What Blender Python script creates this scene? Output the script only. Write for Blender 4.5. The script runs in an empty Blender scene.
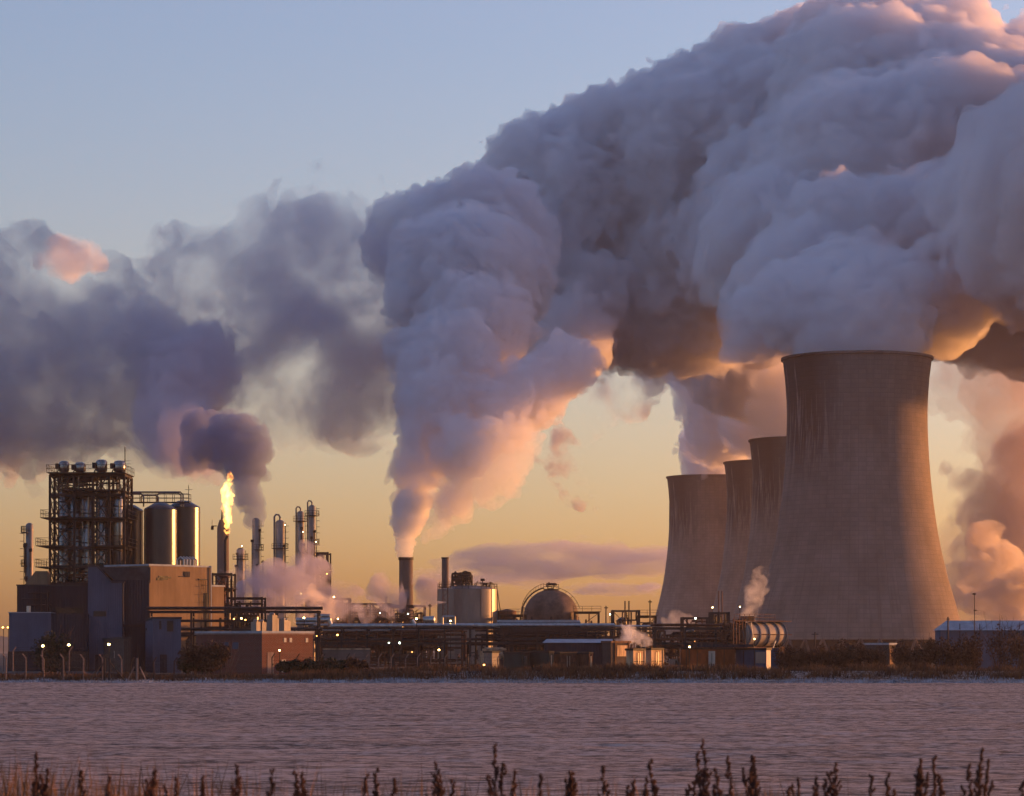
import bpy, bmesh, math, random
import numpy as np
from mathutils import Vector, Matrix

R = math.radians
scene = bpy.context.scene
col = scene.collection

# ---------------------------------------------------------------- camera
HC = 3.5                       # eye height above the field
FPX, HOR = 2844.4, 650.0       # focal length in picture widths, row of the horizon
cam_d = bpy.data.cameras.new('camera'); cam = bpy.data.objects.new('camera', cam_d); col.objects.link(cam)
cam.location = (0, 0, HC); cam.rotation_euler = (R(90), 0, 0)
cam_d.lens = 100; cam_d.sensor_width = 36; cam_d.shift_y = 0.246
cam_d.clip_start = 0.5; cam_d.clip_end = 40000
cam_d.dof.use_dof = True; cam_d.dof.focus_distance = 700; cam_d.dof.aperture_fstop = 5.6
scene.camera = cam

# ---------------------------------------------------------------- sky and sun
SUN_EL, SUN_AZ = 4.0, 65.0
world = bpy.data.worlds.new('World'); scene.world = world; world.use_nodes = True
wn = world.node_tree; bg = wn.nodes['Background']
sky = wn.nodes.new('ShaderNodeTexSky'); sky.sky_type = 'NISHITA'; sky.sun_disc = False
sky.sun_elevation = R(SUN_EL); sky.sun_rotation = R(SUN_AZ)
sky.air_density = 1.15; sky.dust_density = 1.3; sky.ozone_density = 3.0
tint = wn.nodes.new('ShaderNodeMix'); tint.data_type = 'RGBA'; tint.blend_type = 'MULTIPLY'; tint.inputs[0].default_value = 1
tint.inputs[7].default_value = (1.37, 1.09, 1.22, 1)
wn.links.new(sky.outputs[0], tint.inputs[6]); wn.links.new(tint.outputs[2], bg.inputs[0])
bg.inputs[1].default_value = 0.145
sun_d = bpy.data.lights.new('sun', 'SUN'); sun = bpy.data.objects.new('sun', sun_d); col.objects.link(sun)
sun_d.energy = 3.4; sun_d.angle = R(0.6); sun_d.color = (1.0, 0.40, 0.11)
sdir = Vector((math.sin(R(SUN_AZ)) * math.cos(R(SUN_EL)), math.cos(R(SUN_AZ)) * math.cos(R(SUN_EL)), math.sin(R(SUN_EL))))
sun.rotation_euler = sdir.to_track_quat('Z', 'Y').to_euler(); sun.location = sdir * 500
vs = scene.view_settings
vs.view_transform = 'Standard'; vs.look = 'None'; vs.exposure = 1.3; vs.gamma = 1; vs.use_curve_mapping = False
cy = scene.cycles
cy.max_bounces = 12; cy.diffuse_bounces = 3; cy.glossy_bounces = 3; cy.transmission_bounces = 2
cy.volume_bounces = 8; cy.transparent_max_bounces = 48
cy.use_denoising = True; cy.sample_clamp_indirect = 6
cy.use_adaptive_sampling = True; cy.adaptive_threshold = 0.03
cy.volume_step_rate = 1.0

# ---------------------------------------------------------------- helpers
def PX(px, Y): return (px - 512.0) * Y / FPX            # world x of a picture column at depth Y
def PZ(py, Y): return HC + (HOR - py) * Y / FPX         # world z of a picture row at depth Y
def W(pxw, Y): return pxw * Y / FPX

def tag(o, label=None, cat=None, group=None, kind=None):
    if label: o['label'] = label
    if cat: o['category'] = cat
    if group: o['group'] = group
    if kind: o['kind'] = kind
    return o

_rs = np.random.RandomState(5)
_LAT = _rs.rand(64, 64, 64).astype(np.float32)
def vnoise(p):
    """smooth value noise, p (n,3) -> (n,) in -1..1"""
    i = np.floor(p).astype(np.int64); f = (p - i).astype(np.float32); f = f * f * (3 - 2 * f)
    i0 = i & 63; i1 = (i + 1) & 63
    def g(a, b, c): return _LAT[a, b, c]
    x0, y0, z0 = i0.T; x1, y1, z1 = i1.T; fx, fy, fz = f.T
    a = g(x0, y0, z0) * (1 - fx) + g(x1, y0, z0) * fx
    b = g(x0, y1, z0) * (1 - fx) + g(x1, y1, z0) * fx
    c = g(x0, y0, z1) * (1 - fx) + g(x1, y0, z1) * fx
    d = g(x0, y1, z1) * (1 - fx) + g(x1, y1, z1) * fx
    return ((a * (1 - fy) + b * fy) * (1 - fz) + (c * (1 - fy) + d * fy) * fz) * 2 - 1

def surface_nets(F, org, h):
    """closed surface of F<0 on a regular grid -> verts (n,3), quads (m,4)"""
    S = F < 0
    nx, ny, nz = F.shape
    cnt = np.zeros((nx - 1, ny - 1, nz - 1), np.uint8)
    for dx in (0, 1):
        for dy in (0, 1):
            for dz in (0, 1):
                cnt += S[dx:nx - 1 + dx, dy:ny - 1 + dy, dz:nz - 1 + dz]
    act = (cnt > 0) & (cnt < 8)
    ci = np.argwhere(act)
    idx = np.full(act.shape, -1, np.int32); idx[act] = np.arange(len(ci))
    acc = np.zeros((len(ci), 3), np.float32); n = np.zeros(len(ci), np.float32)
    corners = [(a, b, c) for a in (0, 1) for b in (0, 1) for c in (0, 1)]
    val = {c: F[ci[:, 0] + c[0], ci[:, 1] + c[1], ci[:, 2] + c[2]] for c in corners}
    for c in corners:
        for ax in range(3):
            if c[ax] == 0:
                d = list(c); d[ax] = 1; d = tuple(d)
                va, vb = val[c], val[d]
                m = (va < 0) != (vb < 0)
                t = va[m] / (va[m] - vb[m])
                p = np.tile(np.array(c, np.float32), (m.sum(), 1)); p[:, ax] = t
                acc[m] += p; n[m] += 1
    V = (ci + acc / n[:, None]) * h + org
    Q = []
    for ax in range(3):
        sl0 = [slice(1, -1)] * 3; sl1 = [slice(1, -1)] * 3
        sl0[ax] = slice(0, F.shape[ax] - 1); sl1[ax] = slice(1, F.shape[ax])
        a = S[tuple(sl0)]; b = S[tuple(sl1)]
        e = np.argwhere(a != b)
        off = np.ones(3, int); off[ax] = 0
        e = e + off
        flip = S[e[:, 0], e[:, 1], e[:, 2]]
        u, v = (ax + 1) % 3, (ax + 2) % 3
        def cell(du, dv):
            q = e.copy(); q[:, u] -= du; q[:, v] -= dv
            return idx[q[:, 0], q[:, 1], q[:, 2]]
        q = np.stack([cell(1, 1), cell(0, 1), cell(0, 0), cell(1, 0)], 1)
        q[~flip] = q[~flip][:, ::-1]
        Q.append(q)
    return V, np.concatenate(Q)

def np_mesh(name, V, Q, mat, smooth=True):
    me = bpy.data.meshes.new(name)
    k = Q.shape[1]
    me.vertices.add(len(V)); me.vertices.foreach_set('co', V.astype(np.float32).ravel())
    me.loops.add(Q.size); me.loops.foreach_set('vertex_index', Q.astype(np.int32).ravel())
    me.polygons.add(len(Q)); me.polygons.foreach_set('loop_start', np.arange(0, Q.size, k, dtype=np.int32))
    if smooth: me.polygons.foreach_set('use_smooth', np.ones(len(Q), bool))
    me.update(calc_edges=True); me.validate()
    me.materials.append(mat)
    o = bpy.data.objects.new(name, me); col.objects.link(o)
    return o

def vol_mat(name, dens, colr=(.95, .95, .97), aniso=0.0, absorb=None):
    m = bpy.data.materials.new(name); m.use_nodes = True; nt = m.node_tree
    nt.nodes.remove(nt.nodes['Principled BSDF'])
    v = nt.nodes.new('ShaderNodeVolumePrincipled')
    v.inputs['Density'].default_value = dens; v.inputs['Color'].default_value = (*colr, 1)
    v.inputs['Anisotropy'].default_value = aniso
    if absorb: v.inputs['Absorption Color'].default_value = (*absorb, 1)
    nt.links.new(v.outputs[0], nt.nodes['Material Output'].inputs['Volume'])
    return m

def fib(n, rng):
    k = np.arange(n) + rng.rand(); ph = np.arccos(1 - 2 * (k + .0) / n % 2 if False else np.clip(1 - 2 * k / n, -1, 1)); th = k * 2.399963
    return np.stack([np.sin(ph) * np.cos(th), np.sin(ph) * np.sin(th), np.cos(ph)], 1)

def box_blur(F, k):
    for ax in range(3):
        c = np.cumsum(np.pad(F, [(k + 1, k) if i == ax else (0, 0) for i in range(3)], mode='edge'), axis=ax, dtype=np.float64)
        n = F.shape[ax]
        hi = np.take(c, range(2 * k + 1, 2 * k + 1 + n), axis=ax); lo = np.take(c, range(0, n), axis=ax)
        F = ((hi - lo) / (2 * k + 1)).astype(np.float32)
    return F

def billow(name, blobs, h, mat, seed=1, n1=30, r1=(.25, .5), n2=0, r2=(.25, .5), big=None, soft=2, amp=.34, octs=5, warp=.5, fine=1.0):
    """billowing steam: blobs = (x, y, z, r); bulges ride on each blob, puffed noise carves cauliflower heads into the skin"""
    rng = np.random.RandomState(seed)
    B0 = np.array(blobs, float); c = []
    for x, y, z, r in B0:
        d = fib(n1, rng) + rng.normal(0, .15, (n1, 3)); d /= np.linalg.norm(d, axis=1)[:, None]
        rr = r * rng.uniform(*r1, n1)
        c.append(np.column_stack([np.array([x, y, z]) + d * (r * .95 - rr * .45)[:, None], rr]))
    M = np.concatenate(c); keep = np.ones(len(M), bool)
    for x, y, z, r in B0:
        keep &= np.linalg.norm(M[:, :3] - (x, y, z), axis=1) > r - M[:, 3] * .9
    A = np.concatenate([B0, M[keep]])
    if n2:
        c = []
        for x, y, z, r in M[keep]:
            d = rng.normal(size=(n2, 3)); d /= np.linalg.norm(d, axis=1)[:, None]; rr = r * rng.uniform(*r2, n2)
            c.append(np.column_stack([np.array([x, y, z]) + d * (r * .97 - rr * .35)[:, None], rr]))
        C = np.concatenate(c); kp = C[:, 3] > 1.5 * h
        for x, y, z, r in B0: kp &= np.linalg.norm(C[:, :3] - (x, y, z), axis=1) > r - C[:, 3] * .5
        A = np.concatenate([A, C[kp]])
    big = big or float(np.median(B0[:, 3])) * .55
    m = big * amp + 4 * h
    lo = (A[:, :3] - A[:, 3:]).min(0) - m; hi = (A[:, :3] + A[:, 3:]).max(0) + m
    N = np.ceil((hi - lo) / h).astype(int) + 1
    band = m
    F = np.full(N, band, np.float32)
    for x, y, z, r in A:
        a = np.maximum(np.floor(((x, y, z) - lo - r - band) / h).astype(int), 0)
        b = np.minimum(np.ceil(((x, y, z) - lo + r + band) / h).astype(int) + 1, N)
        gx = (np.arange(a[0], b[0]) * h + lo[0] - x)[:, None, None]
        gy = (np.arange(a[1], b[1]) * h + lo[1] - y)[None, :, None]
        gz = (np.arange(a[2], b[2]) * h + lo[2] - z)[None, None, :]
        d = (np.sqrt(gx * gx + gy * gy + gz * gz) - r).astype(np.float32)
        s = F[a[0]:b[0], a[1]:b[1], a[2]:b[2]]; np.minimum(s, d, out=s)
    F = box_blur(box_blur(F, soft), soft)
    idx = np.argwhere(np.abs(F - 0) < band * .98)
    f = F[idx[:, 0], idx[:, 1], idx[:, 2]]
    sel = (f > -2 * h) & (f < big * amp * 1.15 + h); idx = idx[sel]; f = f[sel]
    P = idx * h + lo
    w = np.stack([vnoise(P / big + 3.1), vnoise(P / big + 19.7), vnoise(P / big + 33.3)], 1)
    P = P + w * big * warp
    sc_, tot = big, 0
    for k in range(octs):
        if sc_ < 1.6 * h: break
        n = np.abs(vnoise(P / sc_ + 7.7 * k + seed))
        tot = tot + (n * 1.5 - .25) * sc_ * amp * (1 if k == 0 else 1.2)
        sc_ *= .48
    F[idx[:, 0], idx[:, 1], idx[:, 2]] = f - tot
    F[0] = F[-1] = band; F[:, 0] = F[:, -1] = band; F[:, :, 0] = F[:, :, -1] = band
    V, Q = surface_nets(F, lo, h)
    p = V / (3.1 * h); V = V + .45 * fine * h * np.stack([vnoise(p), vnoise(p + 17.3), vnoise(p + 41.7)], 1)
    return np_mesh(name, V, Q, mat), lo, hi

def path_blobs(pts, per=1.6, jit=.18, seed=1, zmax=None):
    """pts: (px, py, Y, rpx) keys of a plume centreline -> blob list in metres"""
    rng = np.random.RandomState(seed); out = []
    K = [np.array([PX(a, Y), Y, PZ(b, Y), W(r, Y)]) for a, b, Y, r in pts]
    for k0, k1 in zip(K[:-1], K[1:]):
        L = np.linalg.norm(k1[:3] - k0[:3]); n = max(1, int(L / (.5 * (k0[3] + k1[3])) * per))
        for i in range(n):
            t = i / n; k = k0 * (1 - t) + k1 * t
            j = rng.normal(0, jit, 3) * k[3]
            out.append((*(k[:3] + j), k[3] * rng.uniform(.8, 1.1)))
    out.append(tuple(K[-1])); return out

def blobs_px(lst): return [(PX(a, Y), Y, PZ(b, Y), W(r, Y)) for a, b, Y, r in lst]
#@@PLUMES
def wisp_mat(name, dens, scale, lo=.45, hi=.65, colr=(.95, .95, .97), aniso=.2, stretch=(1, 1, 1), detail=4, off=0, rate=None):
    m = vol_mat(name, dens, colr, aniso); nt = m.node_tree
    v = [n for n in nt.nodes if n.type == 'PRINCIPLED_VOLUME'][0]
    tc = nt.nodes.new('ShaderNodeTexCoord'); mp = nt.nodes.new('ShaderNodeMapping')
    mp.inputs['Scale'].default_value = stretch; mp.inputs['Location'].default_value = (off, off * 1.7, off * .6)
    nz = nt.nodes.new('ShaderNodeTexNoise'); nz.inputs['Scale'].default_value = scale; nz.inputs['Detail'].default_value = detail
    nz.inputs['Roughness'].default_value = .55; nz.inputs['Distortion'].default_value = .3
    mr = nt.nodes.new('ShaderNodeMapRange'); mr.interpolation_type = 'SMOOTHSTEP'
    mr.inputs['From Min'].default_value = lo; mr.inputs['From Max'].default_value = hi; mr.inputs['To Max'].default_value = dens
    nt.links.new(tc.outputs['Object'], mp.inputs[0]); nt.links.new(mp.outputs[0], nz.inputs['Vector'])
    nt.links.new(nz.outputs[0], mr.inputs[0]); nt.links.new(mr.outputs[0], v.inputs['Density'])
    return m
steam = vol_mat('steam_droplets', 0.165, (.935, .92, .945), 0.1)

# steam from the row of cooling towers, drifting up and off to the right
tower_blobs = blobs_px([
    # near tower's own steam
    (857, 352, 853, 56), (857, 335, 853, 58), (820, 318, 862, 40), (795, 305, 870, 44), (835, 300, 865, 46), (880, 312, 860, 46), (765, 318, 890, 38), (748, 340, 900, 24), (850, 290, 900, 50), (900, 296, 880, 46),
    (800, 290, 930, 60), (860, 260, 960, 80), (930, 260, 960, 90), (780, 250, 1000, 75), (870, 200, 1020, 100), (960, 180, 1040, 110),
    # row of far towers
    (712, 468, 1436, 30), (712, 452, 1430, 28), (706, 428, 1400, 20), (722, 425, 1390, 38), (740, 400, 1380, 46), (765, 420, 1320, 36), (696, 398, 1390, 20), (790, 405, 1200, 40), (770, 425, 1330, 30), (800, 420, 1190, 30),
    (760, 360, 1250, 60), (720, 350, 1300, 46), (695, 345, 1300, 36), (680, 372, 1380, 16),
    # the great bank
    (640, 300, 1200, 68), (580, 305, 1180, 56), (560, 345, 1150, 46), (700, 270, 1200, 88), (520, 262, 1180, 66), (455, 250, 1160, 50), (410, 240, 1150, 40), (392, 225, 1150, 24), (430, 215, 1150, 28),
    (560, 200, 1200, 74), (510, 200, 1190, 42), (530, 170, 1190, 38), (620, 190, 1220, 90), (640, 130, 1220, 44), (600, 140, 1220, 36), (690, 170, 1210, 100), (700, 110, 1220, 52), (770, 170, 1200, 105), (870, 120, 1150, 95), (950, 150, 1120, 100), (860, 200, 1100, 110),
    (960, 270, 1050, 90), (1030, 310, 1050, 60), (975, 335, 1050, 34), (750, 90, 1230, 58), (810, 75, 1230, 62), (870, 70, 1200, 60), (930, 75, 1180, 66), (1000, 110, 1150, 78), (780, 235, 1150, 90),
    (830, 30, 1200, 34), (890, 25, 1200, 36), (960, 40, 1190, 40),
    (1080, 180, 1100, 120), (1130, 320, 1080, 100), (1180, 250, 1100, 140), (1240, 200, 1100, 120), (1150, 430, 1080, 70),
])
tower_blobs += [(165, 860, 137, 34), (205, 860, 143, 40), (245, 850, 151, 46), (295, 850, 157, 52), (350, 850, 163, 58), (420, 850, 169, 64), (240, 850, 204, 50), (330, 860, 214, 60), (420, 860, 229, 60), (490, 860, 184, 66),  # unseen steam beyond the right edge, added to shade plume, smoke and tower
    (260, 930, 167, 56), (340, 960, 177, 66), (430, 1000, 184, 74), (250, 960, 224, 60), (350, 1000, 239, 66), (470, 930, 189, 66), (520, 1020, 199, 80)]
o, _, _ = billow('steam_plume', tower_blobs, 1.6, steam, seed=3, n1=36, r1=(.2, .5), n2=10, big=8, soft=2, amp=.48, warp=.35)
tag(o, 'vast slate grey bank of steam rising off the four cooling towers', 'steam plume', kind='stuff')
ch = path_blobs([(409, 520, 700, 10), (414, 495, 703, 15), (424, 460, 706, 24), (443, 415, 712, 38), (460, 350, 730, 50), (470, 290, 760, 60), (475, 250, 800, 62)], per=2.2, seed=4)
ch += blobs_px([(452, 500, 700, 17), (465, 450, 700, 28), (431, 530, 700, 6), (530, 395, 715, 34), (560, 372, 720, 30), (500, 415, 710, 34), (404, 432, 700, 10), (580, 360, 722, 18), (408, 300, 745, 24), (400, 350, 735, 18)])
o, _, _ = billow('steam_plume', ch, 0.7, vol_mat('chimney_steam', .26, (.905, .89, .925), .1), seed=7, n1=36, r1=(.2, .5), n2=10, big=4, soft=2, amp=.5, warp=.4)
tag(o, 'dense steam climbing from the squat chimney, its right flank glowing orange', 'steam plume', kind='stuff')
ch = path_blobs([(406, 557, 700, 5.5), (405, 550, 700, 7), (404, 541, 700, 9), (405, 532, 700, 11), (408, 520, 701, 14), (412, 505, 702, 17)], per=2.6, seed=5, jit=.12)
o, _, _ = billow('steam_plume', ch, 0.25, vol_mat('young_steam', .5, (.95, .95, .96), .2), seed=17, big=1.5, soft=1, amp=.42, warp=.8)
tag(o, 'ragged first puffs of steam leaving the rim of the squat chimney', 'steam plume', kind='stuff')

ch = blobs_px([(478, 480, 698, 22), (500, 468, 699, 22), (520, 456, 700, 15), (455, 505, 698, 15), (440, 520, 697, 10), (470, 455, 699, 24), (500, 445, 700, 24), (525, 440, 702, 15), (485, 495, 698, 12), (505, 485, 698, 12), (430, 532, 697, 6)])
o, _, _ = billow('steam_plume', ch, 0.6, vol_mat('sunlit_steam', .13, (.985, .97, .95), .1), seed=27, n1=36, r1=(.2, .5), n2=10, big=3.5, soft=1, amp=.55, warp=.4)
tag(o, 'thinner orange steam hanging off the right side of the chimney plume', 'steam plume', kind='stuff')

# smoke and cloud over the refinery
bank = blobs_px([(20, 290, 760, 48), (60, 360, 760, 85), (-40, 350, 760, 110), (130, 375, 760, 70), (95, 300, 762, 36), (20, 420, 760, 50), (190, 430, 750, 36), (195, 370, 745, 42), (180, 400, 745, 40)])
o, _, _ = billow('smoke_bank', bank, 1.7, wisp_mat('dusk_smoke', .10, .042, .38, .60, (.74, .73, .79), detail=6), seed=11, n2=6, big=9, amp=.7, warp=1.0)
o.data.materials[0].cycles.volume_step_rate = .35
tag(o, 'purple grey smoke hanging over the silos', 'smoke', kind='stuff')
bank = blobs_px([(230, 300, 800, 62), (300, 260, 800, 60), (340, 215, 800, 30), (360, 320, 800, 85), (280, 360, 800, 75), (190, 290, 800, 40), (400, 370, 800, 60), (340, 400, 800, 45), (240, 230, 800, 18), (170, 310, 800, 50), (160, 270, 800, 30), (260, 400, 800, 40), (385, 300, 800, 40)])
o, _, _ = billow('smoke_bank', bank, 2.0, wisp_mat('dusk_smoke_thin', .085, .042, .42, .64, (.78, .76, .83), off=30, detail=6), seed=12, n2=6, big=10, amp=.7, warp=1.0)
o.data.materials[0].cycles.volume_step_rate = .35
tag(o, 'thin ragged smoke trailing behind the chimney steam', 'smoke', kind='stuff')
bank = path_blobs([(215, 445, 640, 16), (188, 448, 660, 24), (180, 420, 690, 30), (185, 385, 710, 32), (205, 355, 730, 26), (218, 338, 740, 16)], per=2.0, seed=14, jit=.25) + blobs_px([(160, 375, 720, 22), (165, 340, 730, 14), (225, 370, 720, 15), (175, 462, 660, 10), (150, 440, 680, 18)])
o, _, _ = billow('smoke_bank', bank, .9, vol_mat('dusk_smoke_puff', .10, (.68, .65, .73), .1), seed=15, n1=30, r1=(.2, .5), n2=8, big=5, soft=1, amp=.6, warp=.6)
tag(o, 'darker billowing smoke above the silos, drifted off the flare', 'smoke', kind='stuff')
fl = path_blobs([(255, 524, 575, 5), (253, 510, 575, 8), (250, 496, 576, 11), (246, 482, 577, 13), (243, 468, 578, 16), (240, 452, 580, 22), (236, 440, 582, 24)], per=2.2, seed=6, jit=.22)
fl += blobs_px([(258, 450, 580, 14), (262, 436, 580, 10), (222, 430, 580, 12), (210, 445, 585, 18), (232, 424, 580, 10), (195, 455, 590, 16), (200, 430, 590, 18)])
o, _, _ = billow('flare_smoke', fl, .5, vol_mat('sooty_steam', .38, (.36, .42, .60), .1), seed=9, n2=8, big=2.4, soft=1, amp=.5, warp=.5)
tag(o, 'dark smoke rolling up beside the flare flame', 'smoke', kind='stuff')
# ---------------------------------------------------------------- mesh builder and materials
class MB:
    def __init__(s): s.v = []; s.f = []
    def add(s, V, F):
        o = len(s.v); s.v += [tuple(p) for p in V]; s.f += [tuple(i + o for i in f) for f in F]; return s
    def box(s, c, d, rz=0.0):
        x, y, z = c; a, b, h = d[0] / 2, d[1] / 2, d[2] / 2; ca, sa = math.cos(rz), math.sin(rz)
        P = [(x + u * a * ca - v * b * sa, y + u * a * sa + v * b * ca, z + w * h) for w in (-1, 1) for u, v in ((-1, -1), (1, -1), (1, 1), (-1, 1))]
        return s.add(P, [(3, 2, 1, 0), (4, 5, 6, 7), (0, 1, 5, 4), (1, 2, 6, 5), (2, 3, 7, 6), (3, 0, 4, 7)])
    def span(s, lo, hi): return s.box([(a + b) / 2 for a, b in zip(lo, hi)], [b - a for a, b in zip(lo, hi)])
    def prism(s, prof, y0, y1):
        """profile (x, z) counter-clockwise seen from -y, extruded along y"""
        n = len(prof); P = [(x, y0, z) for x, z in prof] + [(x, y1, z) for x, z in prof]
        return s.add(P, [tuple(range(n)), tuple(range(2 * n - 1, n - 1, -1))] + [(i, i + n, (i + 1) % n + n, (i + 1) % n) for i in range(n)])
    def tube(s, pts, r, n=8, r2=None, cap=True):
        pts = [Vector(p) for p in pts]; m = len(pts); rings = []
        for i, p in enumerate(pts):
            d = (pts[min(i + 1, m - 1)] - pts[max(i - 1, 0)]).normalized()
            u = d.orthogonal().normalized() if i == 0 else (u - d * u.dot(d)).normalized()
            w = d.cross(u); rr = r if r2 is None else r + (r2 - r) * i / (m - 1)
            rings += [p + (u * math.cos(2 * math.pi * k / n) + w * math.sin(2 * math.pi * k / n)) * rr for k in range(n)]
        F = [(i * n + k, i * n + (k + 1) % n, (i + 1) * n + (k + 1) % n, (i + 1) * n + k) for i in range(m - 1) for k in range(n)]
        if cap: F += [tuple(range(n - 1, -1, -1)), tuple(range((m - 1) * n, m * n))]
        return s.add(rings, F)
    def lathe(s, prof, n=32, c=(0, 0, 0), ax='z', closed=False):
        """profile (r, h) revolved; r = 0 ends are left as tiny rings closed by caps"""
        m = len(prof); P = []
        for r, h in prof:
            for k in range(n):
                t = 2 * math.pi * k / n; q = (r * math.cos(t), r * math.sin(t), h)
                if ax == 'x': q = (h, q[0], q[1])
                if ax == 'y': q = (q[1], h, q[0])
                P.append((q[0] + c[0], q[1] + c[1], q[2] + c[2]))
        F = [(i * n + k, i * n + (k + 1) % n, (i + 1) * n + (k + 1) % n, (i + 1) * n + k) for i in range(m - 1) for k in range(n)]
        if closed: F += [((m - 1) * n + k, (m - 1) * n + (k + 1) % n, (k + 1) % n, k) for k in range(n)]
        else: F += [tuple(range(n - 1, -1, -1)), tuple(range((m - 1) * n, m * n))]
        return s.add(P, F)
    def rail(s, pts, h=1.1, r=.035, step=1.5, closed=False):
        pts = [Vector(p) for p in pts]
        if closed: pts = pts + [pts[0]]
        for a, b in zip(pts[:-1], pts[1:]):
            for q in (h, h * .5): s.tube([a + Vector((0, 0, q)), b + Vector((0, 0, q))], r, 4)
            k = max(1, int((b - a).length / step))
            for i in range(k + (0 if closed else 1)):
                p = a.lerp(b, i / k); s.tube([p, p + Vector((0, 0, h))], r, 4)
        return s
    def ladder(s, p, z0, z1, w=.5, cage=True, d=(0, -1)):
        x, y = p; tx, ty = -d[1], d[0]
        for q in (-w / 2, w / 2): s.tube([(x + tx * q, y + ty * q, z0), (x + tx * q, y + ty * q, z1)], .035, 4)
        z = z0
        while z < z1:
            s.tube([(x - tx * w / 2, y - ty * w / 2, z), (x + tx * w / 2, y + ty * w / 2, z)], .025, 4); z += .6
        if cage:
            z = z0 + 2.2
            while z < z1:
                s.tube([(x - tx * .4, y - ty * .4, z), (x - tx * .35 + d[0] * .6, y - ty * .35 + d[1] * .6, z), (x + tx * .35 + d[0] * .6, y + ty * .35 + d[1] * .6, z), (x + tx * .4, y + ty * .4, z)], .03, 4, cap=False); z += 1.2
        return s
    def build(s, name, mat, parent=None, smooth=False, loc=None):
        me = bpy.data.meshes.new(name); me.from_pydata(s.v, [], s.f); me.update(); me.materials.append(mat)
        if smooth:
            me.polygons.foreach_set('use_smooth', np.ones(len(me.polygons), bool)); me.set_sharp_from_angle(angle=R(40))
        o = bpy.data.objects.new(name, me); col.objects.link(o)
        if parent: o.parent = parent
        if loc: o.location = loc
        return o

def pipes(mb, lo, hi, n, r=(.06, .16), seed=1, seg=5, nn=6):
    """orthogonal runs of process pipe inside a box"""
    rg = random.Random(seed); lo = list(lo); hi = list(hi)
    for _ in range(n):
        p = [rg.uniform(a, b) for a, b in zip(lo, hi)]; P = [tuple(p)]; last = -1
        for _ in range(rg.randint(2, seg)):
            ax = rg.choice([a for a in (0, 1, 2, 2) if a != last]); last = ax
            p[ax] = rg.uniform(lo[ax], hi[ax]); P.append(tuple(p))
        rr = rg.uniform(*r)
        for a, b in zip(P[:-1], P[1:]):
            if (Vector(a) - Vector(b)).length > .2: mb.tube([a, b], rr, nn)
    return mb

def thing(name, label, cat, loc, rz=0, group=None):
    o = bpy.data.objects.new(name, None); col.objects.link(o); o.empty_display_size = .5
    o.location = loc; o.rotation_euler = (0, 0, rz)
    return tag(o, label, cat, group)

def at(px, Y, z=0): return (PX(px, Y), Y, z)
def run(px0, Y0, px1, a):
    """length along heading a from (px0, Y0) that ends at picture column px1"""
    q = (px1 - 512) / FPX; x0 = PX(px0, Y0); return (q * Y0 - x0) / (math.cos(a) - q * math.sin(a))

def dup(root, loc, label=None, rz=None):
    r = root.copy(); col.objects.link(r); r.location = loc
    if rz is not None: r.rotation_euler = (0, 0, rz)
    if label: r['label'] = label
    for c0 in list(root.children):
        c = c0.copy(); col.objects.link(c); c.parent = r
        for g0 in list(c0.children):
            g = g0.copy(); col.objects.link(g); g.parent = c
    return r

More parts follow.
